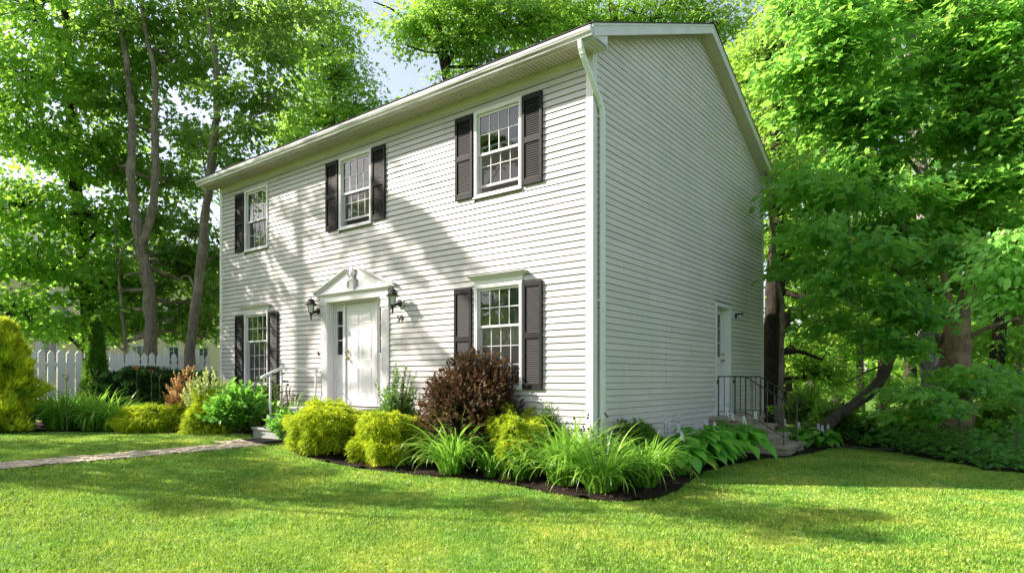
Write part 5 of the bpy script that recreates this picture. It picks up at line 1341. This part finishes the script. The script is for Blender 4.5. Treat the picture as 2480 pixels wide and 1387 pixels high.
tree('small maple sapling at the right edge of the woods',
     [T((2470,1130,11.4,.02),(2465,1040,11.3,.015),(2480,1000,11.2,.01))], [B(2470,1010,11.2,.28,.1,5), B(2490,960,11.4,.3,.15,5)], 'L_right', 'bark', .15, 'maple', 20, .28)
# --- deeper woods on the right: every trunk a tree of its own
rr = random.Random(21)
deep = [(1905,22,'bark_dark',.20),(1960,25,'bark',.16),(2025,28,'bark_dark',.24),(2085,24,'bark',.13),(2140,30,'bark_dark',.26),(2330,25,'bark',.18),(2400,21,'bark_dark',.22),(2460,24,'bark',.2),(2210,33,'bark_dark',.28),(2290,36,'bark_dark',.3),(2560,20,'bark_dark',.24)]
labs = ['deep woodland tree nearest the back corner of the house','thin woodland tree behind the slim pale stem','stout woodland tree left of the leaning trunk','slender woodland tree above the leaning trunk','far woodland tree behind the leaning trunk','woodland tree just right of the smooth grey trunk','dark woodland tree behind the thick brown trunk','woodland tree near the right edge, behind the brown trunk','distant tree seen between the leaning trunk and the grey trunk','distant tree behind the thick brown trunk','woodland tree at the far right edge']
for (px, d_, bk, r_), lab in zip(deep, labs):
    sx = px; tr = []
    for k, py in enumerate((1010, 760, 520, 300, 100, -120)):
        sx += rr.uniform(-16, 16); tr.append((sx, 919+ (py-919)*1.0, d_, r_*(1-.14*k)))
    base = at(px, 919, d_); base.z = 0
    trk = [(base, r_*1.15)]+T(*tr[1:])
    bl = []
    lowk = 0 if d_ > 23 else 1
    for k in range(8):
        py = rr.uniform(-60, 760); bl.append(B(px+rr.uniform(-70, 70), py, d_+rr.uniform(-1, 1), d_*.06, d_*.045, 24))
    bl.append(B(px, 830, d_+.5, d_*.055, d_*.03, 24)); bl.append(B(px+20, 930, d_+.8, d_*.055, d_*.025, 18))
    tree(lab, [trk], bl, 'L_wood' if rr.random() < .6 else 'L_left', bk, .23, 'lobed', 36, .75, group='trees deeper in the woods', twigs=False)
# shrubs along the woodland edge
for (px, py, d_, r_, h_, lab) in ((2020,1010,15.6,.7,1.1,'green undergrowth bush at the foot of the leaning trunk'),(2130,1010,15.2,.6,.8,'undergrowth bush right of the leaning trunk'),(2210,1000,14.8,.5,.7,'undergrowth bush left of the thick brown trunk'),(2420,900,14.6,.6,1.2,'dark undergrowth bush right of the thick brown trunk'),(1945,960,17.6,.8,1.5,'undergrowth bush behind the side steps')):
    p = at(px, py, d_); leafy_bush('woodland_shrub', lab, p.x, p.y, r_, h_, MAT['L_wood'], 1500, .13, 'ovate', group='undergrowth along the woodland edge', upright=.5, lumps=.25)
# ground cover at the woodland edge
def cover():
    n = 26000; d = RNG.uniform(9.5, 24, n); u = RNG.uniform(.42, .98, n)
    X = CX+d*(u*RX+FX); Y = CY+d*(u*RY+FY); k = inpoly(X-.08, Y+.08, WOODS) & (d < 24); X, Y = X[k], Y[k]; n = len(X)
    pn = .5+.5*np.sin(X*2.1+np.sin(Y*1.7))*np.sin(Y*2.6+np.sin(X*1.9)*1.3)
    # height rises a little away from the lawn edge
    edge = np.ones(n)
    for s in (.25, .55): edge += inpoly(X-s, Y+s, WOODS)
    Z = zgn(X, Y)+.04+RNG.random(n)*(.07+.13*pn)*edge
    C = np.stack([X, Y, Z], 1); a = RNG.uniform(0, 2*PI, n)
    D = np.stack([np.cos(a), np.sin(a), RNG.normal(-.15,.2,n)], 1); N = np.stack([RNG.normal(0,.35,n), RNG.normal(0,.35,n)-.2, np.ones(n)], 1)
    o = leaves('ground_cover', None, MAT['L_cover'], C, D, N, RNG.uniform(.07,.15,n), 'ovate', np.clip(.45+.22*RNG.normal(0,1,n)+.2*(pn-.5), 0, 1))
    tag(o, 'leafy ground cover along the edge of the woods', 'ground cover', kind='stuff')
cover()
# --- trees out of the frame on the sunny side: they throw the dappled shade
AZ, EL = math.radians(30), math.radians(35)
Ld = Vector((math.cos(EL)*math.cos(AZ), math.cos(EL)*math.sin(AZ), -math.sin(EL)))
def up_sun(X, Y, z, s=17): return Vector((X, Y, z))-Ld*s
def SB_(lst, s): return [(up_sun(X, Y, z, s), (r, r, r*.7), n) for (X, Y, z, r, n) in lst]
def thin(l, k): return [(a, b, max(3, int(c*k))) for a, b, c in l]
tree('tall maple outside the left of the frame', [[(Vector((-20.8,-8.2,.3)), .3), (Vector((-20.6,-8,6)), .24), (Vector((-20.4,-7.6,12)), .15), (Vector((-20.2,-7.4,17)), .05)]],
     thin(SB_([(-10.2,0,5.4,1.0,26),(-8.6,0,4.4,.9,18),(-6.9,0,5.5,1.1,28),(-6.5,0,3.0,1.2,30),(-5.3,0,4.6,.8,14),(-5.0,0,1.7,1.0,22),(-3.9,0,3.4,.75,12),(-3.2,0,1.6,.8,14),(-8.4,0,6.6,1.2,20),
          (-9.4,-2.8,.4,1.3,30),(-7.4,-2.2,.4,1.1,24),(-1.6,0,1.0,.6,6),(-5.6,0,6.7,.8,10)], 17), .15)+SB_([(-4.5,0,5.0,.35,4),(-4.0,0,4.6,.3,4),(-3.5,0,4.2,.32,4),(-3.0,0,3.75,.3,4),(-2.6,0,3.3,.3,3)], 17),
     'L_left', 'bark', .17, 'lobed', 80, .36, twigs=False)
tree('spreading maple outside the left of the frame, nearer the street', [[(Vector((-16.5,-13.0,.3)), .25), (Vector((-16.3,-12.6,5)), .18), (Vector((-16,-12.0,10)), .08)]],
     thin(SB_([(-6.2,-3.9,.3,1.1,30),(-4.4,-4.4,0,1.1,30),(-3.0,-3.2,0,1.0,28),(-4.9,-2.6,0,.9,20),(-1.6,-3.0,0,.8,16),(-.2,-2.5,0,.65,9),(-8.2,-5.6,.4,1.1,26),(-2.3,-4.5,0,.55,8),(-5.6,-5.6,.2,.7,12),(1.9,-.7,0,.5,10),(3.1,-.5,0,.6,14),(2.5,-1.0,0,.5,12),(3.5,-1.2,0,.45,9),(.7,-1.9,0,.5,6)], 15), .85),
     'L_left', 'bark', .17, 'lobed', 62, .38, twigs=False)
# a row of tall trees across the street behind the camera (seen in the window panes)
for i, (x, y, h) in enumerate(((-34,-30,15),(-27,-34,17),(-19,-36,16),(-11,-38,17),(-3,-38,15),(6,-37,16))):
    tree(('tall street tree number %s across the road behind the viewer' % ('one','two','three','four','five','six')[i]), [[(Vector((x,y,0)), .4), (Vector((x+.3,y,h*.5)), .28), (Vector((x,y+.3,h)), .06)]],
         [(Vector((x+RNG.normal(0,2), y+RNG.normal(0,1.5), h*f)), (3,3,1.8), 16) for f in (.3,.42,.55,.68,.8,.92)], 'L_mid', 'bark', .5, 'lobed', 30, 1.2, twigs=False, group='street trees behind the viewer')
# distant belt of woods all round
def belt():
    n = 26000; a = RNG.uniform(0, 2*PI, n); r = RNG.uniform(62, 95, n); X, Y = r*np.cos(a), 10+r*np.sin(a)
    top = 10+4*np.sin(a*9)+2.5*np.sin(a*23+1)+1.5*np.sin(a*51)
    Z = RNG.random(n)**.8*top
    C = np.stack([X, Y, Z], 1); D = rand_dir(n, -1, 1); N = rand_dir(n, -1, 1)
    tag(leaves('distant_woods', None, MAT['L_wood'], C, D, N, RNG.uniform(1.6,3.0,n), 'lobed'), 'distant belt of woods beyond the neighbouring houses', 'woods', kind='stuff')
belt()

# ================================================================== NEIGHBOURING CREAM HOUSE
nb = empty('cream_house', (-29, 4, .4), 'cream clapboard neighbouring house seen through the trees behind the fence', 'house')
m = MB(); x = -26.0; z = .5; ya, yb3 = -9.0, 13.5
nwin = []
for px in (120, 236, 343, 420, 492): nwin.append((px, 3.02, 1.15))
for px in (150, 300, 416, 500): nwin.append((px, 5.15, 1.15))
def yon(px, X=-26.0):
    r = at(px, 900, 1)-Vector((CX,CY,EYE)); k = (X-CX)/r.x; return CY+k*r.y
k = 0
while z < 6.7:
    m.face([(x+.018,ya,z),(x+.018,yb3,z),(x+.001,yb3,z+.11),(x+.001,ya,z+.11)], 0, .3+.4*rr.random()); m.face([(x,ya,z),(x,yb3,z),(x+.018,yb3,z),(x+.018,ya,z)], 0, .5); z += .11
m.face([(x,ya,.3),(x,yb3,.3),(x,yb3,6.75),(x,ya,6.75)]); m.face([(x-7,ya,.3),(x,ya,.3),(x,ya,6.75),(x-7,ya,6.75)]); m.face([(x-7,yb3,.3),(x,yb3,.3),(x,yb3,6.75),(x-7,yb3,6.75)]); m.face([(x-7,ya,.3),(x-7,yb3,.3),(x-7,yb3,6.75),(x-7,ya,6.75)])
m.build('wall', MAT['yellow'], nb, fix=False)
m = MB(); m.prism([(-25.5,6.7),(-29.5,8.7),(-33.5,6.7),(-33.5,6.85),(-29.5,8.86),(-25.5,6.85)], ya-.4, yb3+.4, lambda t, u, v: (u, t, v)); m.build('roof', MAT['slate'], nb)
m = MB(); m.box(-25.52,-25.48,ya-.4,yb3+.4,6.62,6.86); m.box(-25.99,-25.5,ya,yb3,6.66,6.69); m.build('eave_trim', MAT['trim'], nb)
for (px, ztop, hh) in nwin:
    y = yon(px); w = .20; m = MB(); xx = x+.02
    m.box(xx, xx+.03, y-w-.07, y-w, ztop-hh-.07, ztop+.07); m.box(xx, xx+.03, y+w, y+w+.07, ztop-hh-.07, ztop+.07)
    m.box(xx, xx+.029, y-w, y+w, ztop, ztop+.07); m.box(xx, xx+.029, y-w, y+w, ztop-hh-.07, ztop-hh); m.box(xx, xx+.02, y-w, y+w, ztop-hh/2-.025, ztop-hh/2+.025); m.box(xx, xx+.015, y-.012, y+.012, ztop-hh, ztop)
    for s in (-1,): m.box(xx, xx+.02, y+s*(w+.08), y+s*(w+.30), ztop-hh-.05, ztop+.05)
    wn = m.build('window', MAT['trim'], nb)
    m = MB(); m.face([(xx+.004,y-w,ztop-hh),(xx+.004,y+w,ztop-hh),(xx+.004,y+w,ztop),(xx+.004,y-w,ztop)]); m.build('pane', M('far_pane', lambda nt: prin(nt, (.05,.08,.10), .08, .8)), wn, fix=False) if 'farp' not in MAT else None

# ================================================================== LIGHT, SKY, CAMERA
sun = bpy.data.lights.new('sun', 'SUN'); sun.energy = 5.0; sun.angle = math.radians(.5); sun.color = (1, .915, .80)
so = bpy.data.objects.new('sun', sun); COL.objects.link(so); so.rotation_euler = Ld.to_track_quat('-Z', 'Y').to_euler(); so.location = (-20, -15, 20)
w = bpy.data.worlds.new('World'); sc.world = w; w.use_nodes = True; nt = w.node_tree; nt.nodes.clear()
sky = nt.nodes.new('ShaderNodeTexSky'); sky.sky_type = 'NISHITA'; sky.sun_disc = False
sky.sun_elevation = EL; sky.sun_rotation = math.atan2(-Ld.x, -Ld.y); sky.air_density = 1.0; sky.dust_density = 1.6; sky.ozone_density = 1.0
bg = nt.nodes.new('ShaderNodeBackground'); bg.inputs[1].default_value = .11
wo = nt.nodes.new('ShaderNodeOutputWorld'); hs = nt.nodes.new('ShaderNodeHueSaturation'); hs.inputs['Saturation'].default_value = .65; nt.links.new(sky.outputs[0], hs.inputs['Color']); wb = mix(nt, 1., hs.outputs[0], (1.0,.98,.98), 'MULTIPLY'); nt.links.new(wb, bg.inputs[0]); nt.links.new(bg.outputs[0], wo.inputs[0])
cam = bpy.data.cameras.new('camera'); co = bpy.data.objects.new('camera', cam); COL.objects.link(co)
cam.sensor_width = 36; cam.lens = FPX/2480*36; cam.shift_y = (HOR-693.5)/2480; cam.clip_start = .05; cam.clip_end = 1000
co.location = (CX, CY, EYE); co.rotation_euler = (PI/2, 0, YAW); sc.camera = co
sc.view_settings.view_transform = 'Standard'; sc.view_settings.look = 'None'; sc.view_settings.gamma = 1; sc.view_settings.exposure = 1.42
cy_ = sc.cycles; cy_.max_bounces = 7; cy_.diffuse_bounces = 4; cy_.glossy_bounces = 3; cy_.transmission_bounces = 4; cy_.transparent_max_bounces = 8
cy_.sample_clamp_indirect = 6; cy_.use_adaptive_sampling = True; cy_.adaptive_threshold = .02
